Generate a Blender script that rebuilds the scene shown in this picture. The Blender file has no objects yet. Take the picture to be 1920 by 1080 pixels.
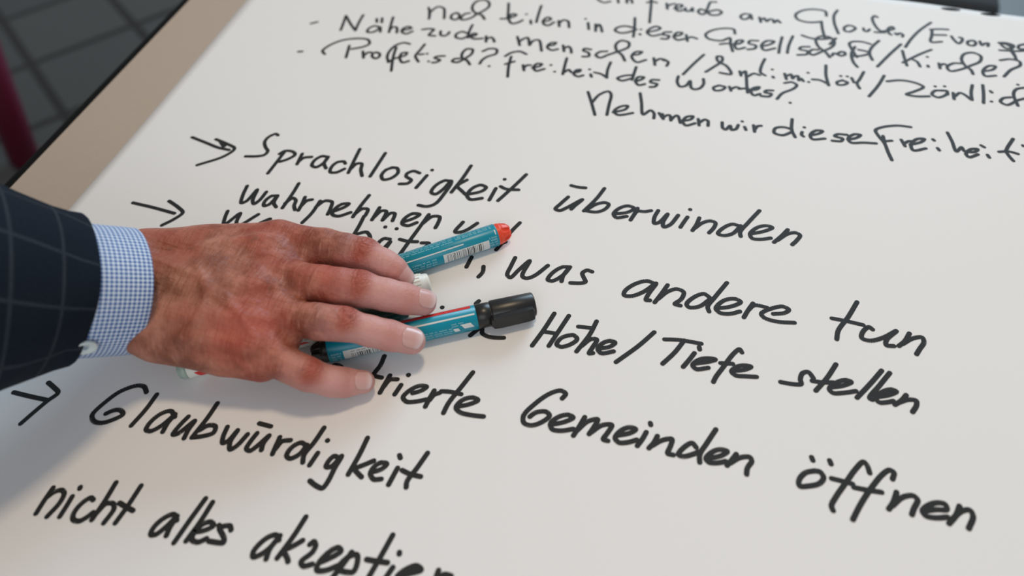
import bpy, bmesh, math, random
import numpy as np
from mathutils import Vector, Matrix

S = bpy.context.scene
COL = S.collection
R = math.radians
TZ = 0.75                      # height of the table surface

# ------------------------------------------------------------------ camera, world, light
cam_d = bpy.data.cameras.new('camera')
cam_d.sensor_width = 36.0
cam_d.lens = 25.3125
cam_d.clip_start = 0.02
cam_d.dof.use_dof = True
cam_d.dof.focus_distance = 0.46
cam_d.dof.aperture_fstop = 3.6
cam = bpy.data.objects.new('camera', cam_d)
COL.objects.link(cam)
cam.matrix_world = Matrix(((0.972332, -0.158461, 0.171643, 0.079757), (0.230814, 0.76491, -0.601363, -0.279435), (-0.035999, 0.624342, 0.780321, 1.112591), (0.0, 0.0, 0.0, 1.0)))
S.camera = cam

S.view_settings.view_transform = 'Standard'
S.view_settings.look = 'None'
S.view_settings.exposure = 0.0
S.view_settings.gamma = 1.0
S.view_settings.use_curve_mapping = False

w = bpy.data.worlds.new('world'); S.world = w
w.use_nodes = True
bg = w.node_tree.nodes['Background']
bg.inputs[0].default_value = (0.90, 0.93, 0.98, 1)
bg.inputs[1].default_value = 0.30

def area(name, loc, target, sx, sy, power, col):
    d = bpy.data.lights.new(name, 'AREA'); d.shape = 'RECTANGLE'; d.size = sx; d.size_y = sy
    d.energy = power; d.color = col
    o = bpy.data.objects.new(name, d); COL.objects.link(o)
    o.location = loc
    o.rotation_euler = (Vector(target) - Vector(loc)).to_track_quat('-Z', 'Y').to_euler()
    return o
area('window_daylight', (1.2, 5.0, 3.0), (0, 0, TZ), 2.6, 2.0, 190, (0.62, 0.83, 1.0))
area('ceiling_lamp', (0.22, 0.40, 2.95), (0, 0, TZ), 0.26, 0.26, 16.0, (1.0, 0.78, 0.53))

area('fill_light', (0.5, -2.4, 2.7), (0, 0, TZ), 2.4, 1.6, 24, (0.92, 0.96, 1.0))  # unseen soft fill, added to lift the shade below the sleeve and hand

# ------------------------------------------------------------------ helpers
def tag(o, label=None, cat=None, group=None, kind=None):
    if label: o['label'] = label
    if cat: o['category'] = cat
    if group: o['group'] = group
    if kind: o['kind'] = kind
    return o

def empty(name, loc=(0, 0, 0)):
    o = bpy.data.objects.new(name, None); COL.objects.link(o); o.location = loc
    o.empty_display_size = 0.05
    return o

def mesh(name, verts, faces, mat=None, parent=None, smooth=True):
    me = bpy.data.meshes.new(name)
    me.from_pydata([tuple(map(float, v)) for v in verts], [], [tuple(map(int, f)) for f in faces])
    me.validate(); me.update()
    if smooth:
        me.polygons.foreach_set('use_smooth', [True] * len(me.polygons))
    o = bpy.data.objects.new(name, me); COL.objects.link(o)
    if mat: me.materials.append(mat)
    if parent:
        o.parent = parent
        o.matrix_parent_inverse = Matrix.Identity(4)
    return o

def from_bm(name, bm, mat=None, parent=None, smooth=False, bevel=0, segs=2):
    if bevel:
        bmesh.ops.bevel(bm, geom=[e for e in bm.edges if e.calc_face_angle(0) > 0.5], offset=bevel, segments=segs, affect='EDGES', profile=0.5)
    me = bpy.data.meshes.new(name); bm.to_mesh(me); bm.free()
    if smooth: me.polygons.foreach_set('use_smooth', [True] * len(me.polygons))
    o = bpy.data.objects.new(name, me); COL.objects.link(o)
    if mat: me.materials.append(mat)
    if parent: o.parent = parent
    return o

def box(name, lo, hi, mat, parent=None, bevel=0):
    bm = bmesh.new()
    bmesh.ops.create_cube(bm, size=1)
    for v in bm.verts:
        v.co = Vector([(lo[i] + hi[i]) / 2 + v.co[i] * (hi[i] - lo[i]) for i in range(3)])
    return from_bm(name, bm, mat, parent, bevel=bevel)

def ring_loft(rings, closed_start=True, closed_end=True):
    n = len(rings[0]); V = [p for r in rings for p in r]; Fc = []
    for i in range(len(rings) - 1):
        for j in range(n):
            a, b = i * n + j, i * n + (j + 1) % n
            Fc.append((a, b, b + n, a + n))
    if closed_start: Fc.append(tuple(reversed(range(n))))
    if closed_end: Fc.append(tuple(range((len(rings) - 1) * n, len(rings) * n)))
    return V, Fc

def tube(path, rad, n=16):
    """swept tube through 3D points, rad a number or list"""
    P = [Vector(p) for p in path]; rings = []
    up = None
    for i, p in enumerate(P):
        t = (P[min(i + 1, len(P) - 1)] - P[max(i - 1, 0)]).normalized()
        if up is None:
            up = t.orthogonal().normalized()
        u = (up - t * up.dot(t)).normalized(); v = t.cross(u); up = u
        r = rad[i] if isinstance(rad, (list, tuple)) else rad
        rings.append([p + (u * math.cos(a) + v * math.sin(a)) * r for a in [2 * math.pi * k / n for k in range(n)]])
    return ring_loft(rings)

# ------------------------------------------------------------------ materials
def mat(name, col=(0.5, 0.5, 0.5), rough=0.5, spec=0.5, **kw):
    m = bpy.data.materials.new(name); m.use_nodes = True
    b = m.node_tree.nodes['Principled BSDF']
    b.inputs['Base Color'].default_value = (*col, 1)
    b.inputs['Roughness'].default_value = rough
    b.inputs['Specular IOR Level'].default_value = spec
    for k, v in kw.items():
        b.inputs[k].default_value = v
    return m
class NT:
    def __init__(s, m):
        s.m = m; s.t = m.node_tree; s.b = s.t.nodes['Principled BSDF']
    def n(s, typ, **kw):
        nd = s.t.nodes.new(typ)
        for k, v in kw.items(): setattr(nd, k, v)
        return nd
    def l(s, a, b): s.t.links.new(a, b)
    def math(s, op, a, b=None, clamp=False):
        nd = s.n('ShaderNodeMath', operation=op); nd.use_clamp = clamp
        for i, x in enumerate((a, b)):
            if x is None: continue
            if isinstance(x, (int, float)): nd.inputs[i].default_value = x
            else: s.l(x, nd.inputs[i])
        return nd.outputs[0]
    def mix(s, f, a, b):
        nd = s.n('ShaderNodeMix', data_type='RGBA')
        for i, x in ((0, f), (6, a), (7, b)):
            if isinstance(x, tuple): nd.inputs[i].default_value = (*x, 1) if len(x) == 3 else x
            elif isinstance(x, (int, float)): nd.inputs[i].default_value = x
            else: s.l(x, nd.inputs[i])
        return nd.outputs[2]
    def noise(s, vec, scale, detail=3.0, rough=0.5):
        nd = s.n('ShaderNodeTexNoise'); nd.inputs['Scale'].default_value = scale
        nd.inputs['Detail'].default_value = detail; nd.inputs['Roughness'].default_value = rough
        if vec is not None: s.l(vec, nd.inputs['Vector'])
        return nd.outputs[0]
    def smooth(s, x, lo, hi):
        nd = s.n('ShaderNodeMapRange', interpolation_type='SMOOTHSTEP')
        s.l(x, nd.inputs[0]); nd.inputs[1].default_value = lo; nd.inputs[2].default_value = hi
        return nd.outputs[0]
    def bump(s, h, strength, dist, normal=None):
        nd = s.n('ShaderNodeBump'); nd.inputs['Strength'].default_value = strength; nd.inputs['Distance'].default_value = dist
        s.l(h, nd.inputs['Height'])
        if normal is not None: s.l(normal, nd.inputs['Normal'])
        return nd.outputs[0]
    def obj(s): return s.n('ShaderNodeTexCoord').outputs['Object']
    def attr(s, name): return s.n('ShaderNodeAttribute', attribute_name=name)

M = {}
# paper: white, faintly mottled, soft buckles; punched slots near the top edge
M['paper'] = m = mat('paper', (0.80, 0.79, 0.775), 0.62, 0.3)
t = NT(m); co = t.obj()
f = t.noise(co, 3.0, 2)
t.l(t.mix(f, (0.815, 0.80, 0.79), (0.79, 0.775, 0.765)), t.b.inputs['Base Color'])
t.l(t.bump(t.noise(co, 500, 3), 0.05, 0.0004), t.b.inputs['Normal'])
sx = t.n('ShaderNodeSeparateXYZ'); t.l(co, sx.inputs[0])
hole = None
for hx, hy, ha, hb in [(0.3122, 0.3918, 0.0085, 0.0026), (0.3447, 0.3887, 0.0085, 0.0026)]:
    dx = t.math('DIVIDE', t.math('SUBTRACT', sx.outputs[0], hx), ha)
    dy = t.math('DIVIDE', t.math('SUBTRACT', sx.outputs[1], hy), hb)
    q = t.math('LESS_THAN', t.math('ADD', t.math('POWER', t.math('ABSOLUTE', dx), 2.0), t.math('POWER', t.math('ABSOLUTE', dy), 2.0)), 1.0)
    hole = q if hole is None else t.math('MAXIMUM', hole, q)
t.l(t.math('SUBTRACT', 1.0, hole), t.b.inputs['Alpha'])
M['ink'] = mat('black_marker_ink', (0.022, 0.023, 0.024), 0.6, 0.2)
# table
M['board'] = m = mat('beige_table_surface', (0.36, 0.295, 0.235), 0.5, 0.35)
t = NT(m); co = t.obj()
t.l(t.mix(t.noise(co, 350, 4), (0.435, 0.352, 0.282), (0.475, 0.386, 0.310)), t.b.inputs['Base Color'])
M['edge'] = mat('black_edge_band', (0.005, 0.005, 0.005), 0.6, 0.08)
M['metal'] = mat('grey_table_leg', (0.25, 0.25, 0.26), 0.35, 0.5, Metallic=0.8)
# floor tiles
M['floor'] = m = mat('floor_tiles', (0.2, 0.2, 0.2), 0.45, 0.5)
t = NT(m); co = t.obj()
mp = t.n('ShaderNodeMapping'); mp.vector_type = 'POINT'
ft = (0.1579, -1.956, -0.91075, 0.292)
mp.inputs['Rotation'].default_value = (0, 0, ft[2]); mp.inputs['Location'].default_value = (ft[0], ft[1], 0)
t.l(co, mp.inputs[0])
sp = t.n('ShaderNodeSeparateXYZ'); t.l(mp.outputs[0], sp.inputs[0])
def cell(o):
    fr = t.math('FRACT', t.math('DIVIDE', o, ft[3]))
    return t.math('MULTIPLY', t.math('ABSOLUTE', t.math('SUBTRACT', fr, 0.5)), 2.0)
g = t.math('MAXIMUM', cell(sp.outputs[0]), cell(sp.outputs[1]))
gm = t.smooth(g, 0.905, 0.925)
wn = t.n('ShaderNodeTexWhiteNoise', noise_dimensions='2D')
fl = t.n('ShaderNodeVectorMath', operation='FLOOR'); sc = t.n('ShaderNodeVectorMath', operation='SCALE')
t.l(mp.outputs[0], sc.inputs[0]); sc.inputs[3].default_value = 1 / ft[3]; t.l(sc.outputs[0], fl.inputs[0]); t.l(fl.outputs[0], wn.inputs[0])
tilec = t.mix(wn.outputs[0], (0.047, 0.055, 0.057), (0.066, 0.072, 0.070))
tilec = t.mix(t.math('MULTIPLY', t.noise(co, 60, 4), 0.5), tilec, (0.055, 0.052, 0.042))
t.l(t.mix(gm, tilec, (0.007, 0.007, 0.0065)), t.b.inputs['Base Color'])
t.l(t.bump(t.math('SUBTRACT', 1.0, gm), 0.5, 0.002), t.b.inputs['Normal'])
M['crimson'] = mat('crimson_lacquer', (0.11, 0.004, 0.024), 0.4, 0.5)
M['darkseat'] = mat('dark_upholstery', (0.035, 0.042, 0.05), 0.75, 0.3)
# skin
M['skin'] = m = mat('weathered_skin', (0.5, 0.28, 0.2), 0.48, 0.34)
t = NT(m); co = t.obj()
red = t.attr('red').outputs['Fac']; pale = t.attr('pale').outputs['Fac']; brown = t.attr('brown').outputs['Fac']
n1 = t.noise(co, 55, 4, 0.6); n2 = t.noise(co, 160, 4, 0.6); n3 = t.noise(co, 26, 2)
c = t.mix(t.smooth(n1, 0.34, 0.66), (0.215, 0.058, 0.034), (0.475, 0.180, 0.122))
st = t.n('ShaderNodeMapping'); st.inputs['Rotation'].default_value = (0, 0, R(-30)); st.inputs['Scale'].default_value = (300, 45, 100); t.l(co, st.inputs[0])
streak_highlight = t.smooth(t.noise(st.outputs[0], 1, 3, 0.6), 0.52, 0.72)
c = t.mix(t.math('MULTIPLY', streak_highlight, 0.34), c, (0.62, 0.295, 0.215))  # whitish wrinkle highlights painted into the skin colour
c = t.mix(t.math('MULTIPLY', t.smooth(n3, 0.4, 0.68), 0.7), c, (0.41, 0.072, 0.045))
c = t.mix(t.math('MULTIPLY', brown, 0.45), c, (0.25, 0.115, 0.066))
c = t.mix(t.math('MULTIPLY', pale, 0.9), c, (0.62, 0.325, 0.295))
c = t.mix(t.math('MULTIPLY', red, 0.78), c, (0.38, 0.078, 0.05))
spots = t.smooth(t.noise(co, 105, 2), 0.66, 0.76)
c = t.mix(t.math('MULTIPLY', t.math('MULTIPLY', spots, t.math('SUBTRACT', 1.0, pale)), 0.55), c, (0.16, 0.065, 0.04))
t.l(c, t.b.inputs['Base Color'])
t.b.inputs['Subsurface Weight'].default_value = 0.12
t.b.inputs['Subsurface Radius'].default_value = (1.0, 0.35, 0.2)
t.b.inputs['Subsurface Scale'].default_value = 0.0035
# crossed fine creases: anisotropic noise along and across the hand, plus knuckle folds
ca = t.n('ShaderNodeMapping'); ca.inputs['Rotation'].default_value = (0, 0, R(-24)); ca.inputs['Scale'].default_value = (430, 70, 150); t.l(co, ca.inputs[0])
cb = t.n('ShaderNodeMapping'); cb.inputs['Rotation'].default_value = (0, 0, R(30)); cb.inputs['Scale'].default_value = (380, 80, 150); t.l(co, cb.inputs[0])
cc = t.n('ShaderNodeMapping'); cc.inputs['Rotation'].default_value = (0, 0, R(8)); cc.inputs['Scale'].default_value = (80, 400, 150); t.l(co, cc.inputs[0])
h = t.math('ADD', t.noise(ca.outputs[0], 1, 3), t.math('ADD', t.noise(cb.outputs[0], 1, 3), t.noise(cc.outputs[0], 1, 3)))
amt = t.math('SUBTRACT', 1.0, t.math('MULTIPLY', pale, 0.75))
fold = t.attr('fold').outputs['Fac']
h = t.math('ADD', t.math('MULTIPLY', h, amt), t.math('MULTIPLY', fold, -1.1))
h = t.math('ADD', h, t.math('MULTIPLY', t.noise(co, 240, 4, 0.65), 0.9))
t.l(t.bump(h, 0.62, 0.0011), t.b.inputs['Normal'])
t.l(t.math('ADD', 0.42, t.math('MULTIPLY', n2, 0.16)), t.b.inputs['Roughness'])
M['nail'] = mat('fingernail', (0.66, 0.40, 0.34), 0.28, 0.5)
t = NT(M['nail']); tipw = t.attr('tip').outputs['Fac']
t.l(t.mix(t.smooth(tipw, 0.55, 0.95), (0.60, 0.345, 0.32), (0.68, 0.51, 0.50)), t.b.inputs['Base Color'])
# cloth
def uvxy(t):
    u = t.n('ShaderNodeUVMap', uv_map='cloth'); s = t.n('ShaderNodeSeparateXYZ'); t.l(u.outputs[0], s.inputs[0]); return u.outputs[0], s.outputs[0], s.outputs[1]
def line(t, x, period, half, soft, off=0.0):
    fr = t.math('FRACT', t.math('ADD', t.math('DIVIDE', x, period), off))
    d = t.math('MULTIPLY', t.math('ABSOLUTE', t.math('SUBTRACT', fr, 0.5)), period)
    return t.math('SUBTRACT', 1.0, t.smooth(d, half, half + soft))
M['jacket'] = m = mat('navy_windowpane_wool', (0.012, 0.018, 0.03), 0.9, 0.12)
t = NT(m); uv, u, v = uvxy(t)
wv = t.noise(uv, 900, 3)
ln = t.math('MAXIMUM', line(t, u, 0.0205, 0.0002, 0.0009, 0.25), line(t, v, 0.0240, 0.0002, 0.0009, 0.30))
ln = t.math('MULTIPLY', ln, t.math('ADD', 0.25, t.math('MULTIPLY', wv, 0.55)))
base = t.mix(wv, (0.0045, 0.0085, 0.0150), (0.011, 0.018, 0.029))
t.l(t.mix(ln, base, (0.046, 0.056, 0.067)), t.b.inputs['Base Color'])
t.l(t.bump(t.noise(uv, 1600, 2), 0.3, 0.0004), t.b.inputs['Normal'])
M['shirt'] = m = mat('blue_white_check_cotton', (0.4, 0.5, 0.7), 0.8, 0.25)
t = NT(m); uv, u, v = uvxy(t)
a = line(t, u, 0.0023, 0.00052, 0.00025); b = line(t, v, 0.0023, 0.00052, 0.00025)
k = t.math('MULTIPLY', t.math('ADD', a, b), 0.5)
t.l(t.mix(k, (0.72, 0.81, 0.92), (0.050, 0.130, 0.36)), t.b.inputs['Base Color'])
t.l(t.bump(k, 0.15, 0.0002), t.b.inputs['Normal'])
M['pearl'] = mat('pearl_button', (0.62, 0.70, 0.70), 0.25, 0.5)
M['thread'] = mat('button_thread', (0.35, 0.45, 0.55), 0.8, 0.2)
# marker plastics
M['teal'] = mat('teal_barrel', (0.0, 0.255, 0.36), 0.32, 0.45)
M['cap_black'] = mat('black_plastic', (0.012, 0.012, 0.012), 0.35, 0.5)
M['plug_red'] = mat('orange_red_plastic', (0.80, 0.065, 0.022), 0.4, 0.45)
M['white_plastic'] = mat('white_plastic', (0.76, 0.76, 0.70), 0.4, 0.45)
M['green_cap'] = mat('dark_green_plastic', (0.004, 0.045, 0.026), 0.35, 0.5)
M['green_plug'] = mat('pale_green_plug', (0.36, 0.46, 0.40), 0.35, 0.5)
M['pr_white'] = mat('white_print', (0.66, 0.69, 0.68), 0.45, 0.4)
M['pr_pale'] = mat('pale_teal_print', (0.30, 0.55, 0.60), 0.45, 0.4)
M['pr_red'] = mat('red_print', (0.62, 0.03, 0.025), 0.45, 0.4)
M['pr_dark'] = mat('dark_print', (0.03, 0.03, 0.035), 0.5, 0.4)
M['pr_grey'] = mat('grey_print', (0.28, 0.29, 0.30), 0.5, 0.4)

# ------------------------------------------------------------------ setting: the tiled floor
fl = box('floor', (-4.5, -3.0, -0.04), (4.0, 4.5, 0.0), M['floor'])
tag(fl, 'grey square floor tiles with dark grout seen past the table edge', 'floor', kind='structure')

# ------------------------------------------------------------------ the table
TX0, TX1, TY0, TY1 = -0.3935, 0.56, -0.80, 0.3795
table = empty('table', (0, 0, 0))
tag(table, 'beige table with a black edge band, under the big sheet of paper', 'table')
box('tabletop', (TX0, TY0, TZ - 0.024), (TX1, TY1, TZ - 0.0004), M['board'], table)
bm = bmesh.new()
prof = [(0.0, -0.0244), (0.0080, -0.0236), (0.0096, -0.020), (0.0096, -0.0050), (0.0084, -0.0016), (0.0050, -0.0003), (0.0, -0.0002)]
corners = [(TX0, TY0, -1, -1), (TX1, TY0, 1, -1), (TX1, TY1, 1, 1), (TX0, TY1, -1, 1)]
rings = [[Vector((x + sx_ * o, y + sy_ * o, TZ + z)) for o, z in prof] for x, y, sx_, sy_ in corners]
rings.append(rings[0])
V = [p for r in rings[:4] for p in r]; n = len(prof); Fc = []
for i in range(4):
    for j in range(n):
        a, b = i * n + j, i * n + (j + 1) % n; c2, d2 = ((i + 1) % 4) * n + (j + 1) % n, ((i + 1) % 4) * n + j
        Fc.append((a, b, c2, d2))
mesh('edge_band', V, Fc, M['edge'], table, smooth=False)
for x, y in ((TX0 + .07, TY0 + .07), (TX1 - .07, TY0 + .07), (TX1 - .07, TY1 - .07), (TX0 + .07, TY1 - .07)):
    V, Fc = tube([(x, y, 0.0), (x, y, 0.02), (x, y, TZ - 0.024)], 0.022, 20)
    mesh('leg', V, Fc, M['metal'], table)

# ------------------------------------------------------------------ the sheet of paper and the writing on it
def paper_h(x, y):
    s = math.sin
    h = 0.00055 + 0.00025 * s(9.0 * x + 4.0 * y + 0.6) + 0.0002 * s(15.0 * y - 6.0 * x) + 0.00008 * s(31 * x + 17 * y)
    return TZ + max(h, 0.0002)
PX0, PX1, PY0 = -0.3345, 0.43, -0.62
def ytop(x): return 0.399 - 0.105 * max(x - 0.276, -0.06) + 0.0005 * math.sin(70 * x)
NX, NY = 90, 120
V, Fc = [], []
for side in (0, 1):
    for j in range(NY + 1):
        for i in range(NX + 1):
            x = PX0 + (PX1 - PX0) * i / NX
            y = PY0 + (ytop(x) - PY0) * j / NY
            x2 = x + (0.0012 * math.sin(11 * y + 1) if i == 0 else 0)
            V.append((x2, y, paper_h(x, y) - (0.00018 if side else 0)))
o2 = (NX + 1) * (NY + 1)
for j in range(NY):
    for i in range(NX):
        a = j * (NX + 1) + i
        Fc.append((a, a + 1, a + NX + 2, a + NX + 1))
        Fc.append((o2 + a, o2 + a + NX + 1, o2 + a + NX + 2, o2 + a + 1))
loop = [i for i in range(NX)] + [j * (NX + 1) + NX for j in range(NY)] + [NY * (NX + 1) + i for i in range(NX, 0, -1)] + [j * (NX + 1) for j in range(NY, 0, -1)]
for a, b in zip(loop, loop[1:] + loop[:1]): Fc.append((b, a, o2 + a, o2 + b))
paper = mesh('paper_sheet', V, Fc, M['paper'])
tag(paper, 'large white flipchart sheet covered in black handwriting, lying on the beige table', 'paper')

def smooth_pts(P):
    P = [np.array(p, float) for p in P]
    if len(P) < 3:
        if len(P) == 1: return P
        return [P[0] + (P[1] - P[0]) * k / 4 for k in range(5)]
    Q = [2 * P[0] - P[1]] + P + [2 * P[-1] - P[-2]]; out = []
    for i in range(1, len(Q) - 2):
        p0, p1, p2, p3 = Q[i - 1:i + 3]
        dt = lambda a, b: max(np.linalg.norm(b - a), 1e-6) ** .5
        t0 = 0; t1 = t0 + dt(p0, p1); t2 = t1 + dt(p1, p2); t3 = t2 + dt(p2, p3)
        for j in range(6):
            tt = t1 + (t2 - t1) * j / 6
            a1 = (t1 - tt) / (t1 - t0) * p0 + (tt - t0) / (t1 - t0) * p1
            a2 = (t2 - tt) / (t2 - t1) * p1 + (tt - t1) / (t2 - t1) * p2
            a3 = (t3 - tt) / (t3 - t2) * p2 + (tt - t2) / (t3 - t2) * p3
            b1 = (t2 - tt) / (t2 - t0) * a1 + (tt - t0) / (t2 - t0) * a2
            b2 = (t3 - tt) / (t3 - t1) * a2 + (tt - t1) / (t3 - t1) * a3
            out.append((t2 - tt) / (t2 - t1) * b1 + (tt - t1) / (t2 - t1) * b2)
    return out + [P[-1]]

def ink_line(strokes, width):
    V, Fc = [], []
    def put(x, y, lift):
        V.append((x, y, paper_h(x, y) + 0.00006 + lift + layer[0])); return len(V) - 1
    layer = [0.0]                                    # each dab of ink lies a hair above the one before it
    for k, st in enumerate(strokes):
        P = smooth_pts([(a / 1e4, b / 1e4) for a, b in st])
        lift = (k % 6) * 0.000012; layer[0] = 0.0
        w2 = width / 2
        if len(P) == 1:
            c = put(P[0][0], P[0][1], lift)
            r = [put(P[0][0] + w2 * 1.05 * math.cos(q), P[0][1] + w2 * 1.05 * math.sin(q), lift) for q in [2 * math.pi * i / 14 for i in range(14)]]
            for i in range(14): Fc.append((c, r[i], r[(i + 1) % 14]))
            continue
        n = len(P)
        for i in range(n - 1):                       # every step of the pen is a capsule: rounded joins everywhere
            a, b = P[i], P[i + 1]; d = b - a; L = np.linalg.norm(d)
            if L < 1e-7: continue
            d = d / L; nn = np.array([-d[1], d[0]])
            q = [a + nn * w2, a - nn * w2, b - nn * w2, b + nn * w2]
            Fc.append(tuple(put(p[0], p[1], lift) for p in q)); layer[0] += 0.0000015
        for i in range(n):
            sharp = i in (0, n - 1)
            if not sharp:
                d1 = P[i] - P[i - 1]; d2 = P[i + 1] - P[i]
                cs = d1.dot(d2) / max(np.linalg.norm(d1) * np.linalg.norm(d2), 1e-12)
                sharp = cs < 0.985
            if sharp:
                c = put(P[i][0], P[i][1], lift)
                r = [put(P[i][0] + w2 * math.cos(q), P[i][1] + w2 * math.sin(q), lift) for q in [2 * math.pi * j / 12 for j in range(12)]]
                for j in range(12): Fc.append((c, r[j], r[(j + 1) % 12]))
                layer[0] += 0.0000015
    return V, Fc
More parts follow.
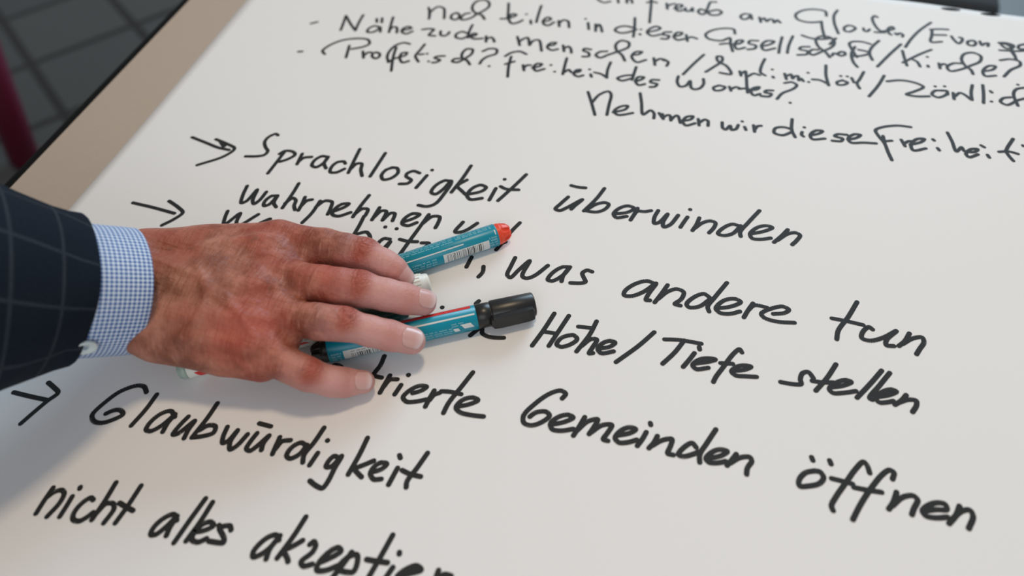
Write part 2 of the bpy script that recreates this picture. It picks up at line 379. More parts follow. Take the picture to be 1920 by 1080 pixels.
# pen strokes of every written line, on the sheet, in tenths of a millimetre
INK = [
('written_line', 0.0028, [((-31,3576),(8,3522),(58,3497),(110,3526)),((172,3590),(188,3516)),((250,3631),(266,3526)),((261,3565),(280,3609),(301,3585),(314,3534)),((467,3716),(488,3550),(499,3388),(510,3231)),((449,3564),(490,3591),(537,3576)),((627,3581),(644,3485)),((644,3538),(675,3576),(703,3587)),((708,3503),(763,3538),(769,3579),(732,3576),(713,3517),(745,3470),(794,3498)),((803,3532),(816,3482),(846,3487),(867,3543),(873,3486)),((1071,3684),(1024,3676),(1008,3607),(992,3487)),((990,3512),(941,3536),(922,3488),(959,3449),(1014,3504),(1096,3550),(1132,3518),(1101,3467),(1038,3456),(1009,3490)),((1386,3526),(1333,3527),(1301,3480),(1319,3436),(1360,3449),(1390,3511),(1401,3450)),((1466,3493),(1480,3414)),((1482,3458),(1508,3484),(1530,3435),(1557,3477),(1582,3475),(1595,3428),(1623,3473),(1647,3437)),((2047,3619),(2038,3694),(1960,3713),(1853,3681),(1781,3595),(1797,3519),(1875,3486),(1972,3503),(2001,3517)),((2001,3517),(2006,3401),(2022,3255)),((2145,3729),(2113,3639),(2111,3506),(2138,3347)),((2228,3494),(2193,3456),(2195,3400),(2227,3390),(2266,3421),(2285,3459),(2257,3491),(2222,3490)),((2352,3468),(2358,3429),(2378,3421),(2404,3461)),((2482,3670),(2463,3691),(2439,3649),(2449,3549),(2484,3459),(2519,3437)),((2444,3423),(2486,3424),(2527,3432)),((2503,3443),(2572,3478),(2607,3505),(2593,3534),(2557,3491),(2560,3425),(2576,3404)),((2613,3434),(2624,3413),(2651,3441),(2673,3421),(2667,3389)),((2927,3662),(2821,3519),(2733,3362),(2676,3230)),((2910,3547),(2989,3567),(3056,3573)),((2922,3549),(2912,3456),(2890,3367),(2899,3346),(2980,3368)),((2909,3463),(3027,3479)),((3070,3468),(3086,3410),(3112,3365),(3145,3405),(3152,3455),(3135,3461)),((3228,3432),(3193,3410),(3190,3359),(3224,3350),(3254,3394),(3243,3430),(3221,3427)),((3291,3431),(3297,3371),(3326,3403),(3354,3412),(3343,3364)),((3440,3434),(3496,3445),(3550,3416),(3530,3368),(3482,3359),(3454,3426),(3492,3421),(3532,3383)),((3429,3320),(3492,3324),(3562,3329),(3622,3347)),((3530,3413),(3525,3337),(3533,3272),(3534,3204)),((3519,3307),(3533,3250)),((3645,3451),(3592,3416),(3584,3370),(3630,3371))]),
('written_line', 0.0028, [((-1552,3132),(-1512,3039),(-1490,2945)),((-1517,3032),(-1496,3115),(-1464,3161),(-1407,3144),(-1375,3063),(-1352,2976)),((-1266,3089),(-1298,3050),(-1286,2987),(-1245,2972),(-1220,3008),(-1237,3071),(-1270,3088)),((-1142,3103),(-1179,3084),(-1201,3021),(-1188,2985),(-1148,2992),(-1104,3032),(-1069,3103),(-1029,3156),(-992,3246),(-1018,3325),(-1061,3349),(-1120,3325),(-1147,3253),(-1134,3171),(-1085,3113),(-1024,3091),(-979,3028)),((-823,3332),(-794,3197),(-774,3086)),((-832,3060),(-774,3077),(-721,3118),(-708,3153),(-748,3156),(-760,3072),(-711,3001),(-657,3033),(-630,3070)),((-617,3178),),((-556,3083),(-541,3028)),((-511,3345),(-507,3198),(-498,3061)),((-445,3089),(-406,3096),(-377,3139),(-410,3159),(-439,3113),(-424,3042),(-383,3027),(-339,3089)),((-303,3120),(-279,3030)),((-289,3085),(-262,3140),(-219,3129),(-189,3030)),((-67,3194),),((-34,3136),(-10,3031)),((37,3123),(55,3011)),((49,3069),(68,3122),(90,3089),(113,3012)),((371,3286),(389,3117),(396,2981)),((383,3122),(305,3139),(241,3106),(223,3056),(270,3022),(335,3039),(408,3101)),((447,3108),),((446,3035),(451,3024)),((507,3076),(578,3113),(615,3156),(579,3181),(525,3134),(507,3070),(554,3024),(633,3062)),((714,3113),(655,3096),(650,3059),(701,3050),(689,3000),(640,2994)),((750,3052),(797,3079),(810,3117),(770,3116),(744,3042),(781,2998),(838,3026)),((848,3091),(866,2996)),((866,3043),(896,3066),(944,3048)),((1264,3186),(1248,3256),(1163,3253),(1067,3205),(1014,3129),(1043,3066),(1157,3056),(1222,3112),(1233,3020),(1257,2909)),((1147,2999),(1207,3021),(1263,3017),(1318,3047),(1335,3091),(1292,3083),(1269,3003),(1293,2950),(1355,2984)),((1462,3111),(1396,3099),(1388,3054),(1445,3035),(1439,2987),(1381,2960)),((1493,3026),(1571,3080),(1597,3126),(1539,3124),(1493,3043),(1518,2976),(1606,3020)),((1665,3206),(1647,3071),(1638,2955)),((1755,3237),(1720,3084),(1708,2967)),((1891,3097),(1822,3079),(1811,3043),(1875,3026),(1867,2979),(1793,2954)),((1961,3064),(1915,3056),(1888,3011),(1913,2976),(1991,3041),(2079,3131),(2100,3210),(2060,3276),(1998,3280),(1949,3227),(1965,3113),(2022,3038),(2053,2968)),((1832,3265),(1902,3233),(1996,3232),(2079,3265)),((2114,3268),(2061,3165)),((2147,3067),(2120,3032),(2141,3006),(2178,3028),(2175,3065),(2145,3064)),((2121,3018),(2089,3034),(2072,2994)),((2395,3228),(2327,3251),(2245,3236),(2222,3202),(2242,3107),(2273,3008)),((2265,3164),(2231,3045),(2241,2929),(2269,2865)),((2291,3123),(2343,3113),(2381,3087),(2315,3038),(2245,3018)),((2468,3292),(2404,3181),(2377,3086),(2395,2989)),((2644,3269),(2542,3101),(2428,2899)),((2647,3172),(2653,3062),(2663,2956)),((2882,3229),(2783,3144),(2635,2994)),((2711,3058),(2748,3028),(2765,2960)),((2838,3113),),((2828,2986),(2829,2967)),((2919,3034),(2919,2961)),((2927,3006),(2956,3033),(2978,3018)),((3097,3066),(3030,3054),(2976,2990),(2994,2940),(3085,2981),(3167,3049),(3245,3120),(3262,3205),(3209,3243),(3138,3211),(3104,3122),(3124,3031),(3157,2984),(3164,2927)),((3247,2981),(3327,3020),(3354,3073),(3306,3069),(3248,2987),(3254,2917),(3335,2937)),((3408,3169),(3492,3200),(3553,3179),(3550,3122),(3465,3040),(3398,2936))]),
('written_line', 0.0028, [((-2558,2684),(-2512,2718)),((-2283,2866),(-2258,2730),(-2241,2628)),((-2283,2866),(-2188,2742),(-2104,2646)),((-2104,2646),(-2120,2777),(-2125,2906)),((-1976,2867),(-1955,2812)),((-1929,2885),(-1907,2814)),((-1898,2739),(-1957,2748),(-1993,2697),(-1984,2642),(-1931,2651),(-1898,2714),(-1895,2739),(-1867,2663)),((-1832,2918),(-1810,2793),(-1786,2671)),((-1795,2707),(-1777,2760),(-1744,2760),(-1712,2677)),((-1681,2720),(-1634,2744),(-1604,2772),(-1641,2790),(-1677,2746),(-1666,2692),(-1620,2675),(-1578,2723)),((-1496,2766),(-1440,2788),(-1392,2784),(-1400,2745),(-1408,2688),(-1351,2686)),((-1322,2768),(-1304,2709),(-1269,2700),(-1241,2736),(-1241,2767)),((-1064,2917),(-1063,2798),(-1049,2709)),((-1064,2774),(-1128,2793),(-1168,2749),(-1156,2696),(-1097,2685),(-1050,2739),(-1000,2748),(-988,2781),(-1018,2782),(-1030,2727),(-987,2701),(-919,2720)),((-894,2761),(-872,2674)),((-879,2715),(-846,2751),(-820,2731),(-799,2687)),((-615,2801),(-565,2675)),((-584,2725),(-555,2778),(-522,2802),(-480,2690)),((-480,2690),(-462,2765),(-418,2785),(-357,2624)),((-318,2713),(-272,2733),(-259,2771),(-302,2758),(-320,2689),(-272,2651),(-224,2677)),((-189,2742),(-164,2653)),((-172,2698),(-140,2733),(-116,2708),(-97,2642)),((60,2722),(4,2724),(0,2694),(49,2668),(58,2618),(8,2604)),((201,2719),(143,2700),(116,2646),(157,2614),(222,2671),(309,2744),(374,2814),(367,2886),(303,2904),(263,2838),(285,2740),(333,2691),(372,2608)),((421,2701),(475,2722),(498,2764),(447,2754),(421,2678),(474,2604),(545,2650)),((608,2690),(629,2590)),((623,2642),(664,2689),(699,2667)),((672,2690),(699,2683),(734,2651),(727,2594)),((1020,2815),(944,2661),(872,2499)),((1053,2567),(1102,2635),(1177,2753),(1167,2813),(1133,2807),(1143,2739),(1216,2683),(1257,2572),(1168,2577)),((1326,2627),(1339,2566)),((1341,2598),(1372,2636),(1385,2563),(1441,2616),(1487,2603)),((1525,2844),(1499,2735),(1495,2640),(1532,2606)),((1588,2702),),((1593,2602),(1599,2587)),((1687,2661),(1701,2585)),((1705,2633),(1737,2660),(1750,2604),(1767,2639),(1791,2648),(1799,2587),(1817,2616),(1835,2583)),((1874,2709),),((1876,2580),),((2019,2843),(2015,2695),(2031,2562)),((1906,2622),(1965,2623),(2032,2578)),((2131,2711),),((2182,2715),),((2143,2655),(2098,2621),(2105,2586),(2155,2596),(2180,2631),(2140,2652)),((2315,2803),(2276,2690),(2253,2634),(2269,2566)),((2215,2700),(2230,2640)),((2472,2779),(2418,2639),(2335,2472)),((2488,2703),(2598,2737),(2711,2719),(2760,2677),(2686,2602),(2621,2551),(2693,2539),(2790,2557)),((2851,2701),),((2923,2715),),((2902,2653),(2845,2642),(2815,2586),(2855,2555),(2924,2607),(2933,2653),(2897,2654)),((2933,2653),(2933,2608)),((2977,2637),(2973,2554)),((2985,2593),(3027,2646),(3053,2636),(3099,2571)),((3137,2772),(3113,2667),(3105,2567)),((3216,2787),(3203,2659),(3185,2543)),((3261,2714),(3269,2696)),((3247,2574),),((3400,2659),(3341,2635),(3314,2582),(3354,2551),(3449,2631),(3539,2682)),((3433,2556),(3427,2701),(3461,2776),(3551,2818)),((3483,2841),)]),
('written_line', 0.0028, [((-2488,2235),(-2455,2244)),((-2237,2242),(-2277,2285),(-2252,2373),(-2165,2474),(-2039,2527),(-1937,2526),(-1900,2466),(-1933,2415),(-2029,2359)),((-2069,2406),(-2047,2306),(-2030,2227)),((-1915,2344),(-1874,2249)),((-1884,2285),(-1866,2332),(-1840,2343)),((-1793,2351),(-1816,2327),(-1801,2277),(-1760,2261),(-1742,2299),(-1763,2342),(-1797,2348)),((-1538,2525),(-1595,2536),(-1654,2486),(-1680,2392),(-1672,2300),(-1632,2227)),((-1641,2453),(-1619,2310),(-1567,2109)),((-1636,2226),(-1608,2277),(-1568,2313),(-1520,2351),(-1521,2391),(-1559,2379),(-1557,2306),(-1509,2243),(-1464,2274)),((-1403,2543),(-1418,2439),(-1429,2356),(-1376,2279)),((-1400,2384),(-1369,2396)),((-1337,2407),),((-1290,2300),),((-1176,2401),(-1235,2385),(-1253,2359),(-1197,2334),(-1225,2295),(-1251,2287)),((-1038,2386),(-1077,2373),(-1086,2335),(-1038,2329),(-994,2388),(-950,2471),(-960,2539),(-1011,2536),(-1033,2459),(-1008,2391),(-965,2371),(-923,2316)),((-863,2527),(-815,2577),(-752,2577),(-739,2512),(-802,2457),(-834,2400),(-842,2342)),((-753,2322),),((-478,2553),(-544,2582),(-612,2549),(-651,2490)),((-599,2494),(-588,2355),(-560,2201)),((-623,2376),(-555,2428)),((-470,2390),(-444,2314)),((-454,2351),(-434,2394),(-407,2399)),((-382,2365),(-328,2397),(-315,2432),(-356,2430),(-375,2371),(-341,2328),(-280,2367)),((-236,2433),),((-186,2345),),((-121,2558),(-118,2440),(-112,2321)),((-107,2349),(-74,2393),(-42,2361),(17,2382),(23,2411),(-10,2399),(-18,2335),(22,2313),(58,2336)),((98,2430),),((118,2363),(131,2328)),((257,2564),(248,2452),(256,2340)),((145,2395),(201,2384),(259,2340)),((478,2535),(470,2411),(466,2347)),((466,2416),(391,2391),(346,2348),(385,2321),(460,2367)),((496,2331),(543,2366),(558,2401),(516,2398),(497,2336),(530,2285),(577,2309)),((684,2384),(628,2376),(619,2343),(675,2327),(661,2288),(624,2276)),((836,2465),(834,2385),(864,2326),(908,2347),(936,2417),(952,2327),(975,2310),(1019,2329),(1047,2399),(1040,2463)),((1166,2397),(1128,2362),(1141,2326),(1196,2341),(1219,2386),(1175,2399)),((1253,2398),(1268,2344)),((1269,2370),(1305,2402),(1331,2397)),((1382,2565),(1389,2449),(1399,2343)),((1329,2381),(1388,2397),(1433,2385),(1474,2403),(1488,2436),(1447,2418),(1423,2365),(1450,2317),(1496,2346)),((1595,2410),(1544,2400),(1534,2373),(1584,2362),(1567,2324),(1505,2318)),((1687,2530),(1742,2553),(1782,2522),(1757,2466),(1669,2386),(1629,2303)),((1730,2273),)]),
('written_line', 0.0028, [((137,2119),(188,1984),(240,1834)),((191,1984),(234,2101),(299,2157),(326,2123),(330,1973),(333,1852)),((377,1894),(467,1950),(478,1996),(425,1979),(382,1909),(418,1868),(529,1913)),((555,2179),(581,2057),(612,1909),(662,1972),(692,1944),(699,1878)),((732,1951),(763,1897)),((758,1944),(772,1882)),((767,1898),(796,1935),(816,1938),(831,1875)),((833,1884),(855,1931),(876,1945),(906,1860)),((921,1887),(981,1917),(995,1958),(949,1944),(923,1880),(951,1836),(1017,1875)),((1038,1933),(1050,1855)),((1053,1893),(1088,1935),(1112,1923),(1117,1863)),((1221,1925),(1229,1857),(1251,1843),(1283,1895),(1296,1847),(1328,1864),(1343,1916)),((1371,1965),),((1391,1902),(1402,1867)),((1457,1935),(1467,1857)),((1469,1887),(1489,1930),(1514,1939)),((1744,2066),(1741,1932),(1765,1851)),((1741,1939),(1685,1955),(1622,1932),(1612,1873),(1671,1855),(1743,1909)),((1834,1982),),((1817,1923),(1812,1889),(1826,1871)),((1876,1894),(1941,1929),(1967,1963),(1921,1962),(1876,1901),(1891,1852),(1981,1876)),((2143,1954),(2071,1945),(2054,1919),(2110,1901),(2096,1869),(2034,1862)),((2148,1897),(2213,1932),(2241,1971),(2195,1969),(2149,1908),(2169,1866),(2257,1883),(2347,1892)),((2613,2137),(2518,2137),(2399,2092),(2354,2049),(2371,1985),(2408,1903),(2425,1809),(2444,1722)),((2404,1991),(2411,1886)),((2410,1930),(2462,1947)),((2531,1971),(2551,1900)),((2554,1936),(2583,1965),(2607,1968)),((2590,1925),(2670,1971),(2697,2012),(2646,2002),(2595,1928),(2606,1863),(2695,1902)),((2758,2019),(2765,2007)),((2779,1923),(2788,1899)),((2871,2120),(2891,2018),(2906,1909),(2949,1964),(2963,1924),(3034,1929),(3058,1964),(3012,1955),(2969,1893),(2986,1861),(3051,1903)),((3089,2013),(3108,1995)),((3117,1911),(3125,1883)),((3326,2134),(3254,1980),(3261,1935),(3284,1877)),((3202,1962),(3271,1979),(3329,1963)),((3381,2069),(3383,2061))]),
('arrow_mark', 0.0030, [((-2844,974),(-2682,928),(-2576,898),(-2474,888)),((-2641,987),(-2529,953),(-2439,910),(-2478,813),(-2636,679)),((-2590,966),(-2535,921),(-2530,947))]),
('written_line', 0.0030, [((-2169,1125),(-2194,1137),(-2234,1092),(-2240,1033),(-2203,971),(-2166,933),(-2172,887),(-2223,860),(-2310,843)),((-2031,959),(-2043,813),(-2053,697)),((-2061,920),(-2034,959),(-1970,964),(-1937,933),(-1975,870),(-2021,835)),((-1886,954),(-1881,889),(-1876,835)),((-1877,863),(-1853,914),(-1799,933)),((-1676,957),(-1723,957),(-1761,901),(-1756,841),(-1716,832),(-1679,891),(-1672,958),(-1675,885),(-1639,834)),((-1514,912),(-1534,932),(-1581,914),(-1603,856),(-1591,801),(-1545,805),(-1498,855)),((-1465,1091),(-1461,981),(-1453,819)),((-1452,860),(-1426,929),(-1390,934),(-1372,869),(-1339,808)),((-1254,1083),(-1264,965),(-1277,814)),((-1142,939),(-1183,906),(-1197,840),(-1167,800),(-1117,824),(-1085,891),(-1108,938),(-1149,938)),((-924,919),(-975,932),(-1015,897),(-1012,866),(-962,834),(-975,797),(-1034,779)),((-863,905),(-883,829),(-901,764)),((-842,968),),((-673,881),(-716,877),(-768,811),(-777,739),(-742,726),(-698,794),(-669,882),(-661,863),(-681,738),(-713,633),(-764,594),(-828,595)),((-568,1069),(-593,927),(-633,767)),((-557,914),(-608,839),(-568,800),(-525,765)),((-508,770),(-420,819),(-398,864),(-443,881),(-495,835),(-512,757),(-478,723),(-399,750)),((-326,868),(-343,742)),((-286,973),),((-142,1053),(-203,912),(-280,749)),((-297,894),(-250,875),(-161,885)),((203,1002),(257,994),(308,998)),((203,881),(161,800),(137,747),(168,736),(216,777),(306,875),(265,804),(247,766)),((442,1019),(403,905),(336,766)),((341,770),(425,773),(479,814),(496,865),(470,877),(412,850),(365,797)),((548,780),(640,816),(675,862),(632,877),(575,842),(543,779),(567,747),(635,773)),((699,867),(685,809),(666,743)),((677,781),(703,839),(747,842),(794,862)),((842,872),(823,798),(829,745),(859,759),(909,851),(886,764),(895,724),(935,752),(981,853)),((1045,850),(1023,792),(1006,743)),((1057,926),),((1125,858),(1109,786),(1088,729)),((1101,752),(1149,814),(1200,843),(1235,832),(1226,780),(1199,730)),((1396,834),(1349,842),(1288,792),(1258,734),(1292,723),(1353,753),(1403,838)),((1523,1008),(1452,878),(1402,778),(1407,739)),((1469,774),(1558,817),(1611,862),(1578,873),(1516,846),(1467,773),(1483,735),(1539,738),(1602,762)),((1712,863),(1672,796),(1624,728)),((1646,751),(1712,823),(1764,844),(1791,827),(1773,780),(1741,730))]),
('written_line', 0.0030, [((-2146,539),(-2132,440),(-2106,366),(-2077,391),(-2053,517),(-2035,405),(-2009,375),(-1986,419),(-1975,507)),((-1882,486),(-1921,472),(-1943,408),(-1928,371),(-1897,391),(-1875,487),(-1870,412),(-1835,376)),((-1775,639),(-1775,531),(-1786,376)),((-1787,425),(-1754,485),(-1722,468),(-1712,415),(-1688,377)),((-1669,512),(-1662,444),(-1661,376)),((-1662,411),(-1640,480),(-1608,498)),((-1544,497),(-1555,368),(-1584,268)),((-1551,433),(-1510,504),(-1456,505),(-1441,449),(-1437,381)),((-1410,413),(-1340,479),(-1327,511),(-1376,497),(-1409,436),(-1404,387),(-1357,378),(-1282,431)),((-1213,622),(-1235,510),(-1250,392)),((-1250,416),(-1211,483),(-1172,484),(-1167,423)),((-1095,518),(-1106,392)),((-1101,418),(-1070,489),(-1035,492),(-1031,413)),((-1032,403),(-998,480),(-968,482),(-960,412)),((-884,414),(-816,469),(-791,508),(-842,507),(-885,446),(-883,398),(-838,388),(-786,429)),((-727,521),(-751,399)),((-745,424),(-695,508),(-645,513),(-638,458),(-643,407)),((-469,496),(-498,398),(-474,395),(-426,426),(-368,505)),((-324,425),(-252,365)),((-78,567),(-118,475),(-156,355),(-179,292)),((-133,374),(-160,351))]),
('arrow_mark', 0.0030, [((-2902,210),(-2723,195),(-2540,172)),((-2645,280),(-2541,232),(-2483,190),(-2511,121),(-2567,47))]),
('written_line', 0.0030, [((-2166,269),(-2153,201),(-2127,140),(-2065,267),(-2052,183),(-2024,151),(-1930,282)),((-1877,209),(-1826,257),(-1842,197)),((-1174,416),(-1175,313),(-1184,193)),((-1162,242),(-1103,273),(-1058,227),(-1059,173)),((-990,345),),((-906,345),),((-920,242),(-962,239),(-991,178),(-995,111),(-959,104),(-909,220),(-921,126),(-901,108)),((-753,389),(-782,250),(-813,90)),((-852,255),(-793,248),(-727,257)),((-694,253),(-643,259),(-689,173)),((-324,197),(-335,106))]),
('written_line', 0.0030, [((-225,133),(-218,86),(-235,41)),((-37,249),(-47,176),(-54,95),(-29,77),(8,146),(64,241),(44,105),(74,91),(120,121),(190,225)),((-175,456),),((328,240),(287,232),(231,168),(214,107),(244,103),(305,167),(335,242),(305,163),(303,112)),((483,231),(449,237),(423,207),(439,170),(455,139),(427,122),(362,111)),((898,211),(841,226),(765,183),(712,113),(713,81),(758,83),(831,135),(899,218),(863,125),(852,71),(876,73)),((972,220),(941,141),(907,63)),((926,96),(978,166),(1034,199),(1077,182),(1066,122),(1031,76),(1066,71)),((1238,174),(1203,195),(1146,158),(1103,91),(1119,69),(1181,88),(1241,158)),((1338,315),(1272,184),(1232,96),(1243,61)),((1285,95),(1372,128),(1429,176),(1397,194),(1331,170),(1282,94),(1308,65),(1365,68),(1427,100)),((1504,181),(1473,112),(1453,60)),((1477,122),(1514,168),(1590,165)),((1627,123),(1694,145),(1719,176),(1684,193),(1609,159),(1556,110),(1573,83),(1648,68),(1752,81)),((2127,321),(2066,186),(2007,77),(1995,8)),((1973,161),(2047,158),(2153,148)),((2205,125),(2186,139),(2148,95),(2140,47),(2184,37),(2267,79),(2341,142),(2280,64),(2276,23),(2318,26)),((2415,140),(2382,74),(2346,32)),((2367,51),(2429,105),(2484,125),(2491,92),(2461,34),(2440,-7))]),
('written_line', 0.0030, [((-396,-247),),((-181,-151),(-194,-174)),((-164,-419),(-131,-367)),((-105,-357),(-95,-389),(-53,-405),(-8,-404),(42,-394)),((308,-151),(268,-289),(224,-414)),((400,-150),(357,-288),(323,-396)),((266,-299),(349,-298)),((418,-299),(384,-325),(367,-375),(396,-387),(449,-358),(481,-312),(455,-288),(416,-300)),((472,-219),(559,-212)),((575,-157),(549,-266),(493,-401)),((516,-356),(563,-295),(598,-291),(582,-353),(569,-399),(591,-392)),((619,-354),(683,-326),(709,-291),(677,-284),(634,-313),(615,-358),(640,-383),(709,-355)),((930,-165),(849,-285),(734,-427)),((996,-205),(1084,-191),(1213,-191)),((1112,-188),(1065,-286),(1003,-381)),((1179,-267),(1151,-324),(1122,-378)),((1203,-218),(1207,-235)),((1183,-342),(1261,-312),(1302,-287),(1268,-286),(1214,-305),(1175,-353),(1197,-377),(1265,-354)),((1451,-204),(1437,-184),(1402,-226),(1352,-326),(1312,-407),(1300,-444)),((1333,-306),(1402,-296)),((1405,-345),(1469,-324),(1506,-294),(1472,-292),(1428,-310),(1398,-350),(1422,-373),(1480,-367),(1539,-358)),((1674,-364),(1739,-364),(1787,-353),(1783,-322),(1797,-276),(1828,-263),(1855,-298)),((1984,-175),(1932,-279),(1867,-381)),((1848,-319),(1905,-317),(1966,-304)),((1945,-343),(2017,-315),(2063,-280),(2036,-273),(1983,-301),(1941,-354),(1959,-376),(2015,-364),(2086,-337)),((2236,-165),(2174,-260),(2089,-380)),((2279,-172),(2216,-272),(2157,-369),(2170,-376)),((2196,-352),(2262,-325),(2304,-292),(2278,-285),(2230,-311),(2191,-363),(2207,-385),(2250,-375),(2284,-360)),((2356,-305),(2327,-347),(2289,-383)),((2313,-363),(2361,-335),(2405,-331),(2404,-362),(2379,-410))]),
('written_line', 0.0030, [((-917,-809),(-906,-796),(-884,-792),(-860,-801)),((-633,-672),(-634,-739),(-649,-812),(-597,-820)),((-554,-795),(-563,-852),(-572,-919)),((-564,-876),(-544,-823),(-502,-811)),((-468,-843),(-484,-911)),((-447,-769),),((-384,-881),(-338,-853),(-317,-823),(-357,-824),(-403,-862),(-430,-918),(-401,-942),(-343,-928),(-293,-904)),((-266,-837),(-277,-893),(-285,-950)),((-274,-905),(-258,-865),(-230,-846)),((-78,-671),(-119,-784),(-161,-900),(-171,-967)),((-224,-834),(-174,-826),(-106,-828)),((-103,-911),(-35,-878),(0,-846),(-33,-835),(-87,-863),(-111,-917),(-83,-942),(-17,-947),(58,-941)),((470,-734),(484,-700),(453,-685),(395,-717),(321,-806),(278,-888),(290,-931),(332,-939),(388,-905),(421,-857),(396,-837),(341,-854),(314,-887)),((441,-910),(509,-879),(553,-841),(522,-830),(469,-857),(436,-906),(453,-937),(502,-936),(566,-911)),((616,-825),(596,-890),(574,-951)),((587,-918),(637,-848),(689,-824),(677,-872),(657,-923)),((666,-911),(718,-855),(771,-842),(755,-895),(738,-938),(764,-942)),((807,-900),(878,-868),(903,-840),(870,-835),(825,-865),(800,-916),(823,-939),(869,-929),(917,-903)),((962,-845),(946,-892),(924,-938)),((977,-785),(981,-796)),((1024,-856),(1008,-903),(987,-938)),((1001,-921),(1052,-876),(1103,-858),(1098,-907),(1089,-947),(1119,-950)),((1235,-879),(1212,-858),(1173,-891),(1146,-941),(1169,-948),(1217,-926),(1253,-902)),((1332,-748),(1287,-847),(1257,-917),(1260,-963)),((1296,-932),(1366,-901),(1399,-867),(1364,-863),(1323,-886),(1291,-933),(1307,-952),(1352,-946),(1394,-927)),((1447,-873),(1420,-921),(1402,-950)),((1417,-933),(1468,-889),(1517,-876),(1528,-897),(1507,-941),(1504,-978)),((1836,-806),(1842,-823)),((1928,-805),(1934,-824)),((1852,-881),(1802,-904),(1769,-956),(1774,-985),(1815,-976),(1872,-949),(1894,-909),(1876,-882),(1847,-883)),((2127,-833),(2116,-789),(2100,-775),(2062,-819),(2002,-919),(1951,-1007),(1928,-1059),(1935,-1083)),((1934,-907),(1989,-910),(2038,-915)),((2239,-843),(2249,-804),(2229,-794),(2192,-826),(2132,-913),(2072,-1018),(2029,-1110)),((2043,-933),(2110,-933),(2179,-930)),((2253,-913),(2231,-975),(2207,-1015)),((2227,-992),(2278,-936),(2333,-915),(2352,-933),(2330,-983),(2316,-1020)),((2377,-988),(2439,-966),(2487,-955),(2483,-928),(2444,-928),(2395,-957),(2369,-990),(2382,-1012),(2434,-1011),(2486,-995)),((2552,-922),(2529,-975),(2489,-1029)),((2510,-999),(2558,-948),(2599,-934),(2609,-964),(2579,-1034))]),
('arrow_mark', 0.0030, [((-2721,-1378),(-2615,-1381),(-2488,-1381)),((-2556,-1274),(-2502,-1296),(-2454,-1324),(-2482,-1385),(-2515,-1472),(-2542,-1551))]),
('written_line', 0.0030, [((-1933,-1207),(-1968,-1176),(-2010,-1177),(-2090,-1235),(-2143,-1333),(-2164,-1409),(-2133,-1444),(-2080,-1446),(-2021,-1409),(-1988,-1369),(-2018,-1349),(-2055,-1357),(-2089,-1387)),((-1864,-1208),(-1874,-1312),(-1900,-1424)),((-1680,-1320),(-1723,-1290),(-1769,-1316),(-1802,-1380),(-1801,-1428),(-1771,-1432),(-1727,-1387),(-1687,-1304),(-1700,-1363),(-1699,-1421)),((-1604,-1301),(-1623,-1357),(-1633,-1422),(-1610,-1415),(-1554,-1318),(-1561,-1379),(-1558,-1431)),((-1480,-1185),(-1491,-1287),(-1517,-1417)),((-1510,-1415),(-1453,-1393),(-1410,-1363),(-1419,-1325),(-1460,-1327),(-1497,-1367)),((-1350,-1313),(-1344,-1377),(-1328,-1410),(-1306,-1394),(-1282,-1320),(-1290,-1395),(-1269,-1437),(-1243,-1411),(-1215,-1331)),((-1180,-1253),(-1107,-1257)),((-1165,-1313),(-1178,-1366),(-1181,-1413),(-1156,-1421),(-1130,-1387),(-1091,-1312),(-1102,-1364),(-1095,-1403)),((-1027,-1308),(-1026,-1362),(-1024,-1412)),((-1021,-1382),(-1003,-1329),(-960,-1313)),((-862,-1323),(-895,-1314),(-935,-1352),(-942,-1404),(-916,-1416),(-875,-1380),(-857,-1320)),((-805,-1200),(-825,-1299),(-849,-1379),(-838,-1422)),((-779,-1352),(-795,-1429)),((-755,-1270),),((-652,-1355),(-682,-1350),(-701,-1382),(-702,-1418),(-675,-1412),(-642,-1341),(-653,-1419),(-659,-1494),(-674,-1536),(-717,-1530),(-756,-1513)),((-541,-1207),(-549,-1311),(-567,-1434)),((-459,-1329),(-501,-1362),(-543,-1397),(-517,-1417),(-491,-1432)),((-446,-1394),(-400,-1365),(-383,-1331),(-417,-1331),(-446,-1364),(-451,-1404),(-422,-1430),(-383,-1420)),((-318,-1341),(-334,-1442)),((-332,-1268),(-322,-1282)),((-185,-1222),(-216,-1323),(-243,-1402),(-237,-1435)),((-289,-1348),(-240,-1360),(-180,-1361))]),
